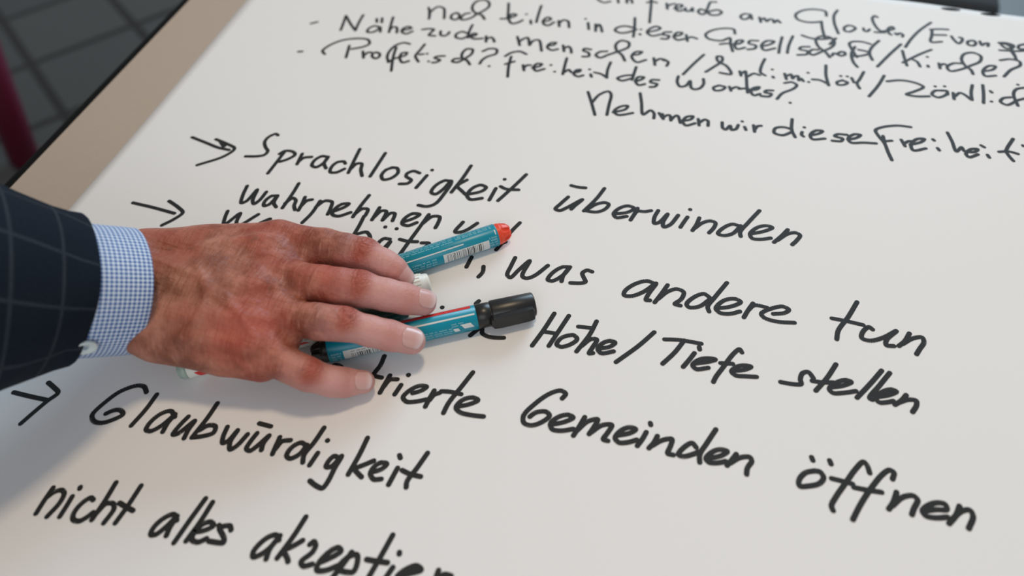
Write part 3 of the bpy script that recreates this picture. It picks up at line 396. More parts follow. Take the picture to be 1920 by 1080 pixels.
('written_line', 0.0030, [((-2113,-1852),(-2115,-1922),(-2113,-1998)),((-2114,-1912),(-2089,-1870),(-2058,-1854),(-2033,-1867),(-2024,-1916),(-2044,-2000)),((-1979,-1873),(-1977,-1927),(-1977,-1985)),((-1968,-1817),(-1965,-1824)),((-1855,-1865),(-1876,-1858),(-1902,-1889),(-1915,-1949),(-1898,-1982),(-1860,-1984),(-1833,-1957),(-1816,-1927)),((-1790,-1751),(-1790,-1857),(-1798,-1963)),((-1793,-1923),(-1775,-1869),(-1738,-1860),(-1717,-1884),(-1726,-1964)),((-1645,-1737),(-1653,-1855),(-1666,-1951)),((-1706,-1849),(-1661,-1860),(-1611,-1871)),((-1354,-1867),(-1387,-1842),(-1425,-1868),(-1455,-1930),(-1448,-1964),(-1423,-1958),(-1392,-1910),(-1364,-1847),(-1370,-1911),(-1366,-1952)),((-1264,-1726),(-1285,-1837),(-1308,-1976)),((-1217,-1737),(-1229,-1845),(-1251,-1954)),((-1235,-1903),(-1186,-1884),(-1151,-1850),(-1175,-1836),(-1209,-1854),(-1231,-1907),(-1225,-1941),(-1188,-1946),(-1154,-1920)),((-1050,-1851),(-1065,-1833),(-1093,-1839),(-1114,-1854),(-1091,-1876),(-1066,-1897),(-1058,-1919),(-1090,-1926),(-1134,-1929)),((-1124,-1842),(-1108,-1856)),((-783,-1845),(-810,-1824),(-851,-1850),(-886,-1925),(-876,-1951),(-851,-1940),(-813,-1893),(-787,-1823),(-810,-1898),(-806,-1947)),((-697,-1702),(-719,-1812),(-753,-1931)),((-663,-1820),(-699,-1857),(-735,-1891),(-707,-1915),(-692,-1934)),((-619,-1831),(-605,-1813),(-588,-1828),(-591,-1865),(-627,-1921),(-607,-1938),(-568,-1920)),((-530,-1901),(-487,-1868),(-451,-1827),(-471,-1814),(-506,-1842),(-539,-1911),(-533,-1941),(-493,-1935),(-433,-1894)),((-396,-1821),(-414,-1881),(-447,-1967)),((-434,-1895),(-406,-1849),(-366,-1827),(-350,-1859),(-353,-1909),(-399,-1919),(-431,-1918)),((-222,-1693),(-240,-1786),(-271,-1927)),((-309,-1838),(-264,-1836),(-202,-1830)),((-160,-1769),(-158,-1776)),((-168,-1846),(-188,-1908)),((-132,-1880),(-75,-1854),(-27,-1826),(-56,-1813),(-103,-1843),(-131,-1884),(-112,-1914),(-54,-1916)),((58,-1810),(54,-1876)),((59,-1853),(94,-1822),(126,-1822))])]
for nm, width, strokes in INK:
    V, Fc = ink_line(strokes, width)
    mesh(nm, V, Fc, M['ink'], paper, smooth=False)

# ------------------------------------------------------------------ markers
def lathe(prof, n=40, facets=None):
    rings = []
    for x, r in prof:
        rings.append([Vector((x, r * math.cos(a) if True else 0, r * math.sin(a))) for a in [2 * math.pi * k / n for k in range(n)]])
    return ring_loft(rings)
def ang_vec(a):       # 0 = straight up, + towards the near side of the table
    return Vector((0, -math.sin(R(a)), math.cos(R(a))))
def patch(V, Fc, x0, x1, a0, a1, r, skew=0.0, n=6):
    b = len(V)
    for i in range(n + 1):
        a = a0 + (a1 - a0) * i / n; q = ang_vec(a) * r; s = skew * (i / n - 0.5)
        V.append(Vector((x0 + s, 0, 0)) + q); V.append(Vector((x1 + s, 0, 0)) + q)
    for i in range(n): Fc.append((b + 2 * i, b + 2 * i + 1, b + 2 * i + 3, b + 2 * i + 2))
def text_rows(V, Fc, x0, x1, rows, r, rnd, fill=0.8, h=5.0):
    for a in rows:
        x = x0
        while x < x1:
            L = rnd.uniform(0.0012, 0.005)
            xx = x
            while xx < min(x + L, x1):                 # little upright letter strokes
                patch(V, Fc, xx, xx + 0.00045, a - h / 2 * rnd.uniform(.6, 1), a + h / 2 * rnd.uniform(.6, 1), r, 0.0002, 1)
                xx += 0.0008
            x += L + 0.0012
def place(root, tail, head):
    a, b = Vector(tail), Vector(head); d = (b - a).normalized()
    y = Vector((0, 0, 1)).cross(d).normalized(); z = d.cross(y)
    root.matrix_world = Matrix((( d.x, y.x, z.x, a.x), (d.y, y.y, z.y, a.y), (d.z, y.z, z.z, a.z), (0, 0, 0, 1)))
def barcode(root, x0, x1, a0, a1, r, rnd, digits=True):
    V, Fc = [], []; patch(V, Fc, x0, x1, a0, a1, r, 0, 10)
    pn = mesh('barcode_panel', V, Fc, M['pr_white'], root)
    V, Fc = [], []; x = x0 + 0.0045
    while x < x1 - 0.0025:
        wd = rnd.choice([0.00025, 0.0004, 0.0007]); patch(V, Fc, x, x + wd, a0 + (a1 - a0) * (.34 if digits else .08), a1 - (3 if a1 > a0 else -3), r + 0.00004, 0, 6)
        x += wd + rnd.choice([0.0004, 0.0006, 0.0010])
    text_rows(V, Fc, x0 + 0.0045, x1 - .003, [a0 + (a1 - a0) * .18] if digits else [], r + 0.00004, rnd, h=6)
    mesh('barcode_bars', V, Fc, M['pr_dark'], pn)

RAD = 0.0077
def teal_marker(label, tail, head, plug, capm, seed, style):
    rnd = random.Random(seed)
    root = empty('marker_pen'); tag(root, label, 'marker pen')
    L = (Vector(head) - Vector(tail)).length
    cap0 = L - 0.037
    V, Fc = lathe([(0.0095, RAD - .0006), (0.0098, RAD - .0001), (0.0103, RAD), (cap0, RAD), (cap0 + .0003, RAD - .0004)])
    mesh('barrel', V, Fc, M['teal'], root)
    # plug at the tail: collar, then a tapered end with grip notches
    n = 48; rings = []
    for x, r, dep in ((0.0098, RAD - .0004, 0), (0.0072, RAD - .0005, 0), (0.0066, RAD - .0008, .0), (0.0052, RAD - .0010, .0011), (0.0016, RAD - .0024, .0018), (0.0, RAD - .0038, .0016)):
        rings.append([Vector((x, (r - dep * (math.cos(6 * a) > 0.2)) * math.cos(a), (r - dep * (math.cos(6 * a) > 0.2)) * math.sin(a))) for a in [2 * math.pi * k / n for k in range(n)]])
    rings = rings[::-1]
    V, Fc = ring_loft(rings); mesh('end_plug', V, Fc, plug, root, smooth=False)
    # cap: short collar then the wider cap with a clip
    V, Fc = lathe([(cap0, RAD - .0004), (cap0 + .0004, RAD + .0001), (cap0 + .0088, RAD - .0001), (cap0 + .0091, RAD - .0005), (cap0 + .0095, RAD + .0002), (cap0 + .0105, RAD + .0005), (L - .0012, RAD), (L - .0003, RAD - .0006), (L, RAD - .0016)])
    cp = mesh('cap', V, Fc, capm, root)
    rings = []
    for x, o0, o1, hw in ((cap0 + .0080, RAD - .001, RAD + .0016, .0030), (cap0 + .0095, RAD - .002, RAD + .0028, .0044), (cap0 + .014, RAD - .002, RAD + .0030, .0046), (L - .006, RAD - .0023, RAD + .0028, .0046), (L - .0026, RAD - .0026, RAD + .0022, .0044), (L - .0020, RAD - .0026, RAD + .0016, .0036)):
        q = ang_vec(style['clip']); s = Vector((1, 0, 0)).cross(q)
        rings.append([Vector((x, 0, 0)) + q * o0 - s * hw, Vector((x, 0, 0)) + q * (o1 - .0008) - s * hw, Vector((x, 0, 0)) + q * o1 - s * (hw - .0008),
                      Vector((x, 0, 0)) + q * o1 + s * (hw - .0008), Vector((x, 0, 0)) + q * (o1 - .0008) + s * hw, Vector((x, 0, 0)) + q * o0 + s * hw])
    V, Fc = ring_loft(rings); mesh('clip', V, Fc, capm, cp, smooth=False)
    style['print'](root, L, cap0, rnd)
    place(root, tail, head)
    return root
def print_orange(root, L, cap0, rnd):
    r = RAD + 0.00006
    V, Fc = [], []; patch(V, Fc, 0.034, cap0 - .002, -33, -39, r); patch(V, Fc, 0.0110, 0.0118, -14, -40, r); mesh('white_stripe', V, Fc, M['pr_white'], root)
    V, Fc = [], []
    text_rows(V, Fc, 0.040, cap0 - .002, (28, 17, 6, -6), r, rnd, h=6.5); text_rows(V, Fc, 0.0130, 0.038, (34, 22, 10, 0), r, rnd, h=8)
    text_rows(V, Fc, 0.0112, 0.0165, (-50, -62, -76, -90), r, rnd, h=9)
    text_rows(V, Fc, 0.054, 0.070, (-66, -80, -94), r, rnd, h=8)
    mesh('small_print', V, Fc, M['pr_pale'], root)
    barcode(root, 0.0170, 0.0490, -56, -112, r, rnd, digits=False)
def print_black(root, L, cap0, rnd):
    r = RAD + 0.00006
    V, Fc = [], []
    x = cap0 - .058
    patch(V, Fc, x, cap0 - .0025, -40, -14, r)
    mesh('red_stripe', V, Fc, M['pr_red'], root)
    V, Fc = [], []; patch(V, Fc, 0.045, cap0 - .001, 17, 25, r)
    mesh('white_stripe', V, Fc, M['pr_white'], root)
    V, Fc = [], []
    patch(V, Fc, cap0 - .0095, cap0 - .0035, 56, 80, r, .002); patch(V, Fc, cap0 - .0150, cap0 - .0118, 70, 88, r, .001)
    mesh('pictograms', V, Fc, M['pr_white'], root)
    V, Fc = [], []
    text_rows(V, Fc, cap0 - .033, cap0 - .016, (66, 78, 90), r, rnd, h=6); text_rows(V, Fc, cap0 - .016, cap0 - .009, (48, 58), r, rnd, h=6)
    text_rows(V, Fc, .0115, .0170, (64, 78, 92, 104), r, rnd, h=9)
    mesh('small_print', V, Fc, M['pr_pale'], root)
    barcode(root, 0.0185, 0.0455, 56, 110, r, rnd)

MK = {"A": [[-0.01142, 0.0416, 0.7583], [-0.12162, -0.0381, 0.7583]], "C": [[-0.10325, -0.07918, 0.7583], [0.01834, -0.01592, 0.7583]], "B": [[-0.16574, -0.08314, 0.7582], [-0.05056, -0.01272, 0.7582]], "E": [[-0.17673, -0.10711, 0.7578], [-0.05812, -0.0353, 0.7578]]}
teal_marker('teal marker pen with an orange-red end plug, the farthest of the pens under the hand', MK['A'][0], MK['A'][1], M['plug_red'], M['plug_red'], 3, dict(clip=150, print=print_orange))
teal_marker('teal marker pen with a black cap, the nearest of the pens under the hand', MK['C'][0], MK['C'][1], M['cap_black'], M['cap_black'], 8, dict(clip=78, print=print_black))

def white_marker(name, label, tail, head, rad, capm, plugm, capl, seed):
    rnd = random.Random(seed)
    root = empty(name); tag(root, label, 'marker pen')
    L = (Vector(head) - Vector(tail)).length; c0 = L - capl
    V, Fc = lathe([(0.0055, rad - .0003), (0.006, rad), (c0, rad), (c0 + .0002, rad - .0005)]); mesh('barrel', V, Fc, M['white_plastic'], root)
    V, Fc = lathe([(0, rad - .0026), (0.0006, rad - .0014), (0.0022, rad - .0010), (0.0026, rad - .0003), (0.0058, rad - .0003)]); mesh('end_plug', V, Fc, plugm, root)
    V, Fc = lathe([(c0, rad + .0001), (c0 + .0004, rad + .0006), (L - .0045, rad + .0003), (L - .0042, rad - .0004), (L - .0015, rad - .0006), (L - .0004, rad - .0012), (L, rad - .0024)]); cp = mesh('cap', V, Fc, capm, root)
    # grip ribs around the cap
    V, Fc = [], []
    for k in range(20):
        a = k * 18; q0, q1, q2 = ang_vec(a - 4), ang_vec(a), ang_vec(a + 4); b = len(V)
        for x in (c0 + .004, L - .006):
            V += [Vector((x, 0, 0)) + q0 * (rad + .0003), Vector((x, 0, 0)) + q1 * (rad + .0006), Vector((x, 0, 0)) + q2 * (rad + .0003)]
        Fc += [(b, b + 1, b + 4, b + 3), (b + 1, b + 2, b + 5, b + 4), (b, b + 3, b + 5, b + 2), (b, b + 2, b + 1), (b + 3, b + 4, b + 5)]
    mesh('grip_ribs', V, Fc, capm, cp, smooth=False)
    r = rad + .00006
    V, Fc = [], []; patch(V, Fc, .0125, .074, 20, 34, r); patch(V, Fc, .0115, .020, 70, 135, r, .004); patch(V, Fc, .066, .076, 68, 82, r, .003); mesh('red_print', V, Fc, M['pr_red'], root)
    V, Fc = [], []; text_rows(V, Fc, .058, .078, (46, 58), r, rnd, h=9); text_rows(V, Fc, .030, .055, (48, 60, 72), r, rnd, h=8); mesh('small_print', V, Fc, M['pr_grey'], root)
    place(root, tail, head)
    return root
white_marker('marker_pen', 'white-capped marker pen between the orange-ended pen and the middle finger', MK['B'][0], MK['B'][1], 0.0072, M['white_plastic'], M['white_plastic'], 0.034, 5)
white_marker('marker_pen', 'white marker pen with dark green cap, red print and pale end, mostly under the palm', MK['E'][0], MK['E'][1], 0.0060, M['green_cap'], M['green_plug'], 0.030, 6)

# ------------------------------------------------------------------ the person: hand (signed distance field meshed by surface nets), cuff, sleeve
HD = {"lo": [-252.66, -154.34, 748.0], "hi": [-13.869999999999997, 10.73, 867.56], "palm": [[[[-242.66, -114.26, 835.56], 19], [[-221.42, -90.97, 815.98], 16.5], [[-211.95, -54.59, 793.0], 15.5], [[-178.06, -38.78, 788.0], 15.0], [[-143.14, -19.89, 786.0], 11.31]], [[[-237.1, -120.02, 835.56], 22], [[-215.3, -98.96, 814.34], 20], [[-199.71, -80.11, 795.0], 20.0], [[-162.81, -65.15, 791.0], 16.5], [[-130.46, -48.08, 787.0], 10.49]], [[[-232.94, -124.34, 835.56], 19], [[-209.61, -103.2, 815.98], 15.5], [[-190.46, -97.35, 791.0], 16.5], [[-156.44, -85.68, 788.0], 16.5], [[-122.43, -73.19, 785.0], 10.13]], [[[-169.02, -53.51, 791.0], 15.5], [[-143.4, -36.99, 787.0], 15.0], [[-123.42, -31.57, 784.0], 10.0]], [[[-157.57, -75.74, 790.0], 16.0], [[-137.37, -63.96, 787.0], 15.0], [[-117.46, -63.48, 784.0], 9.5]], [[[-150.45, -92.09, 786.0], 15.0], [[-131.06, -85.8, 784.0], 14.5], [[-112.46, -85.1, 779.0], 9.0]], [[[-180.44, -99.57, 785.0], 15.5], [[-153.03, -96.53, 782.0], 14.0], [[-121.28, -95.78, 781.0], 13.5]], [[[-179.21, -100.57, 782.0], 12.0], [[-142.16, -101.11, 778.0], 11.0], [[-120.13, -100.99, 775.0], 9.5]], [[[-212.05, -45.25, 786.0], 14.0], [[-189.14, -35.62, 783.0], 14.0], [[-166.66, -29.22, 783.0], 13.0]]], "fingers": {"index": [[[-143.14, -19.89, 786.0], 11.65], [[-112.1, -20.39, 786.0], 11.66], [[-98.46, -19.84, 785.0], 10.81], [[-86.99, -19.27, 784.0], 9.97], [[-73.46, -21.77, 781.0], 8.8], [[-67.35, -22.72, 778.5], 7.5], [[-61.8, -23.42, 773.0], 6.24]], "middle": [[[-130.46, -48.08, 787.0], 11.13], [[-100.57, -50.22, 789.0], 11.08], [[-89.67, -48.78, 788.0], 10.76], [[-79.26, -46.62, 786.0], 10.48], [[-64.07, -44.73, 782.0], 9.26], [[-54.95, -41.71, 777.0], 9.03], [[-45.54, -37.51, 770.5], 8.2]], "ring": [[[-122.43, -73.19, 785.0], 10.44], [[-94.14, -74.54, 787.0], 10.1], [[-86.15, -73.27, 786.0], 9.5], [[-79.68, -71.19, 784.0], 9.24], [[-65.93, -68.89, 778.0], 8.56], [[-55.98, -66.98, 774.0], 8.61], [[-43.87, -64.71, 769.0], 8.06]], "little": [[[-120.67, -96.33, 782.0], 9.84], [[-103.31, -100.09, 778.0], 9.05], [[-97.04, -101.02, 776.0], 8.9], [[-91.41, -101.1, 773.0], 8.78], [[-80.83, -99.35, 767.0], 8.26], [[-74.92, -96.32, 763.0], 8.04], [[-65.5, -92.08, 760.0], 6.73]], "thumb": [[[-193.22, -31.92, 778.0], 9.14], [[-163.54, -24.96, 777.0], 8.12], [[-138.6, -24.49, 775.0], 7.74], [[-130.8, -25.61, 775.0], 7.03], [[-108.87, -26.94, 774.0], 5.98]]}, "bumps": {"index": [[[-87.16, -18.16, 785.2], 8.0]], "middle": [[[-78.96, -46.56, 787.5], 9.0]], "ring": [[[-79.37, -71.09, 785.5], 8.3]], "little": [[[-91.09, -101.09, 774.2], 7.6]]}, "tendons": [[[-184.64, -58.85], [-163.1, -43.22], [-137.2, -29.99]], [[-170.73, -80.77], [-147.03, -71.09], [-123.08, -60.9]], [[-164.73, -97.2], [-141.14, -90.76], [-117.29, -82.75]], [[-159.09, -104.76], [-135.54, -101.98], [-118.98, -101.38]]], "veins": [[[-186.97, -70.22], [-165.74, -71.88], [-142.46, -79.11], [-127.96, -77.17]], [[-142.46, -79.11], [-128.52, -89.62], [-120.48, -95.88]], [[-166.52, -65.16], [-154.25, -78.48], [-151.08, -94.34], [-155.0, -103.15]], [[-149.42, -54.93], [-143.52, -47.77], [-124.9, -37.92]], [[-154.25, -78.48], [-137.06, -84.74]]], "folds": [[[-115.34, -34.01], [-110.78, -38.22], [-107.23, -37.82]], [[-110.63, -71.03], [-106.22, -68.57], [-99.15, -64.75]]], "nails": [[[-54.95, -41.71, 777.0], [-42.3733447358267, -36.096615078689915, 768.312618574163], [0.0, -0.25, 1], 8.2, 0.06812482489473672, 9.2, 0.82], [[-55.98, -66.98, 774.0], [-40.19969700593162, -64.02200761382862, 767.484598268345], [0.05, -0.3, 1], 8.06, 0.0413633227002601, 9.4, 0.84], [[-74.92, -96.32, 763.0], [-62.55325185991652, -90.75365051868854, 759.0615451783174], [0.1, -0.45, 1], 6.73, 0.12178066531988631, 7.4, 0.82], [[-67.35, -22.72, 778.5], [-59.59270687818303, -23.698397330679622, 770.812592401803], [0.1, -0.2, 1], 6.24, 0.16061384462285647, 8.4, 0.85]], "pip_i": 3, "dip_i": 5, "wrist": [-195.91615974898744, -83.37895818231947, 800.0], "root": [-0.3824535639999931, -0.08847069072620595, 0.75]}
def capsule(P, a, b, ra, rb):
    a, b = np.asarray(a), np.asarray(b); ba = b - a
    t = np.clip(((P - a) @ ba) / (ba @ ba), 0, 1)
    return np.linalg.norm(P - a - t[..., None] * ba, axis=-1) - (ra + (rb - ra) * t)
def smin(a, b, k):
    h = np.clip(k - np.abs(a - b), 0, None) / k
    return np.minimum(a, b) - h * h * h * k / 6
def smax(a, b, k): return -smin(-a, -b, k)
VOX = 1.0
lo = np.array(HD['lo'], float); hi = np.array(HD['hi'], float)
dims = np.ceil((hi - lo) / VOX).astype(int) + 1
G = np.stack(np.meshgrid(*[lo[i] + VOX * np.arange(dims[i]) for i in range(3)], indexing='ij'), -1).astype(np.float32)
def chain(ps, k):
    d = None
    for (a, ra), (b, rb) in zip(ps, ps[1:]):
        q = capsule(G, a, b, ra, rb); d = q if d is None else smin(d, q, k)
    return d
D = None
for ps in HD['palm']:
    q = chain(ps, 6.0); D = q if D is None else smin(D, q, 9.0)
palm = D
parts = []
for nm in ('index', 'middle', 'ring', 'little', 'thumb'):
    ps = HD['fingers'][nm]
    q = chain(ps, 5.0)
    for c_, r_ in HD['bumps'].get(nm, []):
        q = smin(q, np.linalg.norm(G - np.array(c_), axis=-1) - r_, 5.0)
    parts.append(q)
D = palm
for q in parts: D = np.minimum(D, smin(palm, q, 9.0))
tot = None
for q in parts:
    q2 = smin(palm, q, 9.0); tot = q2 if tot is None else smin(tot, q2, 1.6)
D = tot
def top_z(x, y):
    i = int(round((x - lo[0]) / VOX)); j = int(round((y - lo[1]) / VOX))
    col = D[min(max(i, 0), dims[0] - 1), min(max(j, 0), dims[1] - 1)]
    ins = np.where(col < 0)[0]
    if len(ins) == 0: return None
    k = ins[-1]
    if k + 1 < len(col): return lo[2] + VOX * (k + col[k] / (col[k] - col[k + 1]))
    return lo[2] + VOX * k
def ridge(poly, r, sink, k, cut=False):
    global D
    pts = [np.array(p, float) for p in smooth_pts(poly)]
    p3 = []
    for p in pts:
        z = top_z(p[0], p[1])
        if z is not None: p3.append(np.array([p[0], p[1], z - sink]))
    if len(p3) < 2: return
    a = np.min(p3, 0) - 8; b = np.max(p3, 0) + 8
    i0 = np.clip(((a - lo) / VOX).astype(int), 0, dims - 1); i1 = np.clip(((b - lo) / VOX).astype(int) + 2, 0, dims)
    sl = tuple(slice(i0[q], i1[q]) for q in range(3)); g = G[sl]; d = None
    for u, v_ in zip(p3, p3[1:]):
        if np.linalg.norm(v_ - u) < 1e-4: continue
        q = capsule(g, u, v_, r, r); d = q if d is None else np.minimum(d, q)
    D[sl] = smax(D[sl], -d, k) if cut else smin(D[sl], d, k)
for poly in HD['tendons']: ridge(poly, 3.6, 3.1, 6.0)
for poly in HD['veins']: ridge(poly, 2.0, 1.35, 3.0)
for poly in HD['folds']: ridge(poly, 0.7, -0.35, 1.2, cut=True)

def surface_nets(D, lo, vox):
    s = D < 0
    nx, ny, nz = D.shape
    c = np.zeros((nx - 1, ny - 1, nz - 1), int)
    offs = [(a, b, e) for a in (0, 1) for b in (0, 1) for e in (0, 1)]
    for a, b, e in offs: c += s[a:nx - 1 + a, b:ny - 1 + b, e:nz - 1 + e]
    act = (c > 0) & (c < 8)
    idx = -np.ones(act.shape, int); ijk = np.argwhere(act); idx[act] = np.arange(len(ijk))
    acc = np.zeros((len(ijk), 3)); cnt = np.zeros(len(ijk))
    cor = {o: D[ijk[:, 0] + o[0], ijk[:, 1] + o[1], ijk[:, 2] + o[2]] for o in offs}
    for o in offs:
        for ax in range(3):
            if o[ax]: continue
            p = list(o); p[ax] = 1; p = tuple(p)
            d0, d1 = cor[o], cor[p]; cr_ = (d0 < 0) != (d1 < 0)
            tt = np.where(cr_, d0 / np.where(cr_, d0 - d1, 1), 0)
            pos = np.tile(np.array(o, float), (len(ijk), 1)); pos[:, ax] += tt
            acc[cr_] += pos[cr_]; cnt[cr_] += 1
    V = lo + vox * (ijk + acc / cnt[:, None])
    Fc = []
    for ax in range(3):
        b1, b2 = (ax + 1) % 3, (ax + 2) % 3
        sl0 = [slice(None)] * 3; sl1 = [slice(None)] * 3; sl0[ax] = slice(0, -1); sl1[ax] = slice(1, None)
        s0, s1 = s[tuple(sl0)], s[tuple(sl1)]
        e = np.argwhere(s0 != s1)
        ok = (e[:, b1] > 0) & (e[:, b2] > 0) & (e[:, b1] < D.shape[b1] - 1) & (e[:, b2] < D.shape[b2] - 1)
        e = e[ok]; flip = s0[tuple(e.T)]
        q = []
        for d1, d2 in ((1, 1), (0, 1), (0, 0), (1, 0)):
            f = e.copy(); f[:, b1] -= d1; f[:, b2] -= d2; q.append(idx[tuple(f.T)])
        q = np.stack(q, 1); q[~flip] = q[~flip][:, ::-1]
        Fc.append(q)
    return V, np.concatenate(Fc)
V, Fc = surface_nets(D, lo, VOX)
person = empty('person', tuple(HD['root']))
tag(person, 'person in navy windowpane suit jacket and blue check shirt, hand resting on the pens', 'person')
def wmesh(name, V, Fc, m, parent, smooth=True):
    """world-space vertices under the person"""
    off = np.array(person.location)
    return mesh(name, np.asarray(V) - off, Fc, m, parent, smooth)
hand = wmesh('hand', V / 1000.0, Fc, M['skin'], person)
# skin colouring that belongs to the skin: knuckle redness, paler fingers, browner wrist, knuckle fold lines
hand.data.calc_normals_split() if hasattr(hand.data, 'calc_normals_split') else None
NZ = np.zeros(len(V) * 3, np.float32); hand.data.vertices.foreach_get('normal', NZ); NZ = NZ.reshape(-1, 3)[:, 2]
wig = 0.5 * np.sin(V[:, 1] * 1.1) + 0.4 * np.sin(V[:, 1] * 2.3 + V[:, 0] * .7)
nv = len(V); redv = np.zeros(nv); palev = np.zeros(nv); foldv = np.zeros(nv); brownv = np.zeros(nv)
fr = np.asarray(HD['palm'][0][0][0]); 
for nm, ps in HD['fingers'].items():
    if nm == 'thumb': continue
    pts = [np.array(p) for p, _ in ps]
    # parameter along the chain for vertices close to this finger
    best = np.full(nv, 1e9); s_at = np.zeros(nv); acc = 0.0; pip_s = None
    for i, (a, b) in enumerate(zip(pts, pts[1:])):
        ba = b - a; Lg = np.linalg.norm(ba); tt = np.clip(((V - a) @ ba) / (ba @ ba), 0, 1)
        dd = np.linalg.norm(V - a - tt[:, None] * ba, axis=1) - (ps[i][1] + (ps[i + 1][1] - ps[i][1]) * tt)
        up = dd < best; best[up] = dd[up]; s_at[up] = acc + tt[up] * Lg
        if i == HD['pip_i']: pip_s = acc
        if i == HD['dip_i']: dip_s = acc
        if i == 1: mid_s = acc
        acc += Lg
    near = best < 2.2
    top = near.astype(float) * np.clip((NZ - .35) / .4, 0, 1)
    x = s_at - pip_s
    redv = np.maximum(redv, near * np.clip((NZ - .1) / .6, .15, 1) * np.exp(-(x / 6.0) ** 2))
    rise = np.clip((s_at - (pip_s - 20)) / 28.0, 0, 1)
    palev = np.maximum(palev, np.where(near, rise * rise * (3 - 2 * rise), 0))
    for c0_ in (-4.4, -2.0, 0.4, 2.6, 4.8):
        foldv = np.maximum(foldv, top * np.exp(-((x - c0_ + wig) / 0.8) ** 2) * np.exp(-(x / 6) ** 2))
    xd = s_at - dip_s
    for c0_ in (-1.6, 0.6, 2.4):
        foldv = np.maximum(foldv, top * 0.22 * np.exp(-((xd - c0_ + wig) / 0.7) ** 2))
    redv = np.maximum(redv, np.where(near, 0.16 * np.exp(-(xd / 5) ** 2), 0))
    mc = pts[0]; dm = np.linalg.norm((V - mc)[:, :2], axis=1)
    redv = np.maximum(redv, 0.55 * np.exp(-(dm / 11) ** 2) * (V[:, 2] > mc[2]))
wr = np.array(HD['wrist'])
brownv = np.clip(1 - (np.linalg.norm((V - wr)[:, :2], axis=1) - 20) / 55, 0, 1)
palev *= 1 - 0.85 * redv
for k_, a_ in (('red', redv), ('pale', palev), ('fold', foldv), ('brown', brownv)):
    at_ = hand.data.attributes.new(k_, 'FLOAT', 'POINT'); at_.data.foreach_set('value', a_.astype(np.float32))

def nail(base, tip, up, r, rgrow, length, halfw):
    """curved nail plate lying on the back of the last finger joint; world mm"""
    b, tp = np.array(base, float), np.array(tip, float); d = tp - b; d /= np.linalg.norm(d)
    u = np.array(up, float); u -= d * (u @ d); u /= np.linalg.norm(u); s = np.cross(d, u)
    V, Fc, tw = [], [], []; NU, NV = 12, 10
    for layer in (0, 1):
        for j in range(NV + 1):
            q = j / NV
            for i in range(NU + 1):
                p = 2 * i / NU - 1
                wq = halfw * (0.80 + 0.20 * math.sin(min(1, q * 2.5) * math.pi / 2)) * (1.0 if q < .8 else 1 - 2.2 * (q - .8) ** 2 * 2)
                ang = p * wq
                along = -length * (1 - q) + 0.16 * length * (1 - p * p) * max(0, (q - .5) * 2) - 0.20 * length * (1 - p * p) * max(0, 1 - 2 * q)
                drop = 0.9 * max(0, q - .5) ** 2 * 4 * 0.6
                rr = r + rgrow * (-along) + 0.30 - drop - (0.5 if layer else 0)
                V.append(tp + d * along + u * (rr * math.cos(ang)) + s * (rr * 0.98 * math.sin(ang)))
                tw.append(q)
    o_ = (NU + 1) * (NV + 1)
    for j in range(NV):
        for i in range(NU):
            a = j * (NU + 1) + i
            Fc.append((a, a + 1, a + NU + 2, a + NU + 1)); Fc.append((o_ + a, o_ + a + NU + 1, o_ + a + NU + 2, o_ + a + 1))
    lp = list(range(NU)) + [j * (NU + 1) + NU for j in range(NV)] + [NV * (NU + 1) + i for i in range(NU, 0, -1)] + [j * (NU + 1) for j in range(NV, 0, -1)]
    for a, c_ in zip(lp, lp[1:] + lp[:1]): Fc.append((c_, a, o_ + a, o_ + c_))
    o = wmesh('fingernail', np.array(V) / 1000.0, Fc, M['nail'], hand)
    at_ = o.data.attributes.new('tip', 'FLOAT', 'POINT'); at_.data.foreach_set('value', np.array(tw, np.float32))
    return o
for args in HD['nails']: nail(*args)

# ---- cloth tubes
def cloth_tube(name, secs, m, thick, parent, n=72, twist=0.0, wob=None):
    """secs: (centre, axis dir, side half width, up half height) in metres; outer skin, rim, inner skin"""
    rings, us = [], []; acc = 0.0; prev = None; per = []
    def ring(c, d, a, b, k):
        c, d = Vector(c), Vector(d).normalized(); s = Vector((0, 0, 1)).cross(d).normalized(); u = d.cross(s)
        out = []
        for i in range(n):
            q = 2 * math.pi * i / n
            x, y = math.copysign(abs(math.cos(q)) ** .92, math.cos(q)), math.copysign(abs(math.sin(q)) ** .92, math.sin(q))
            dr = wob(k, q) if wob else 0
            out.append(c + s * x * (a + dr) + u * y * (b + dr))
        return out
    for k, (c, d, a, b) in enumerate(secs):
        if prev is not None: acc += (Vector(c) - prev).length
        prev = Vector(c)
        rings.append(ring(c, d, a, b, k)); us.append(acc)
    c, d, a, b = secs[-1]
    dd = Vector(d).normalized()
    rings.append(ring(Vector(c) + dd * thick * .5, d, a - thick * .35, b - thick * .35, len(secs) - 1)); us.append(acc + thick * .6)
    rings.append(ring(Vector(c) + dd * thick * .3, d, a - thick * 1.1, b - thick * 1.1, len(secs) - 1)); us.append(acc + thick * 1.4)
    for k in range(len(secs) - 1, max(-1, len(secs) - 6), -1):
        c, d, a, b = secs[k]; rings.append(ring(Vector(c) - Vector(d).normalized() * .0005, d, a - thick * 1.25, b - thick * 1.25, k)); us.append(us[k])
    V, Fc = ring_loft(rings, False, False)
    o = wmesh(name, np.array([tuple(v) for v in V]), Fc, m, parent)
    uvl = o.data.uv_layers.new(name='cloth')
    a0, b0 = secs[-1][2], secs[-1][3]; circ = math.pi * (a0 + b0)
    for p in o.data.polygons:
        js = [o.data.loops[li].vertex_index % n for li in p.loop_indices]
        for li in p.loop_indices:
            vi = o.data.loops[li].vertex_index; i, j = divmod(vi, n)
            if j == 0 and max(js) == n - 1: j = n
            uvl.data[li].uv = (us[i] - us[len(secs) - 1], circ * j / n - twist * us[i])
    return o
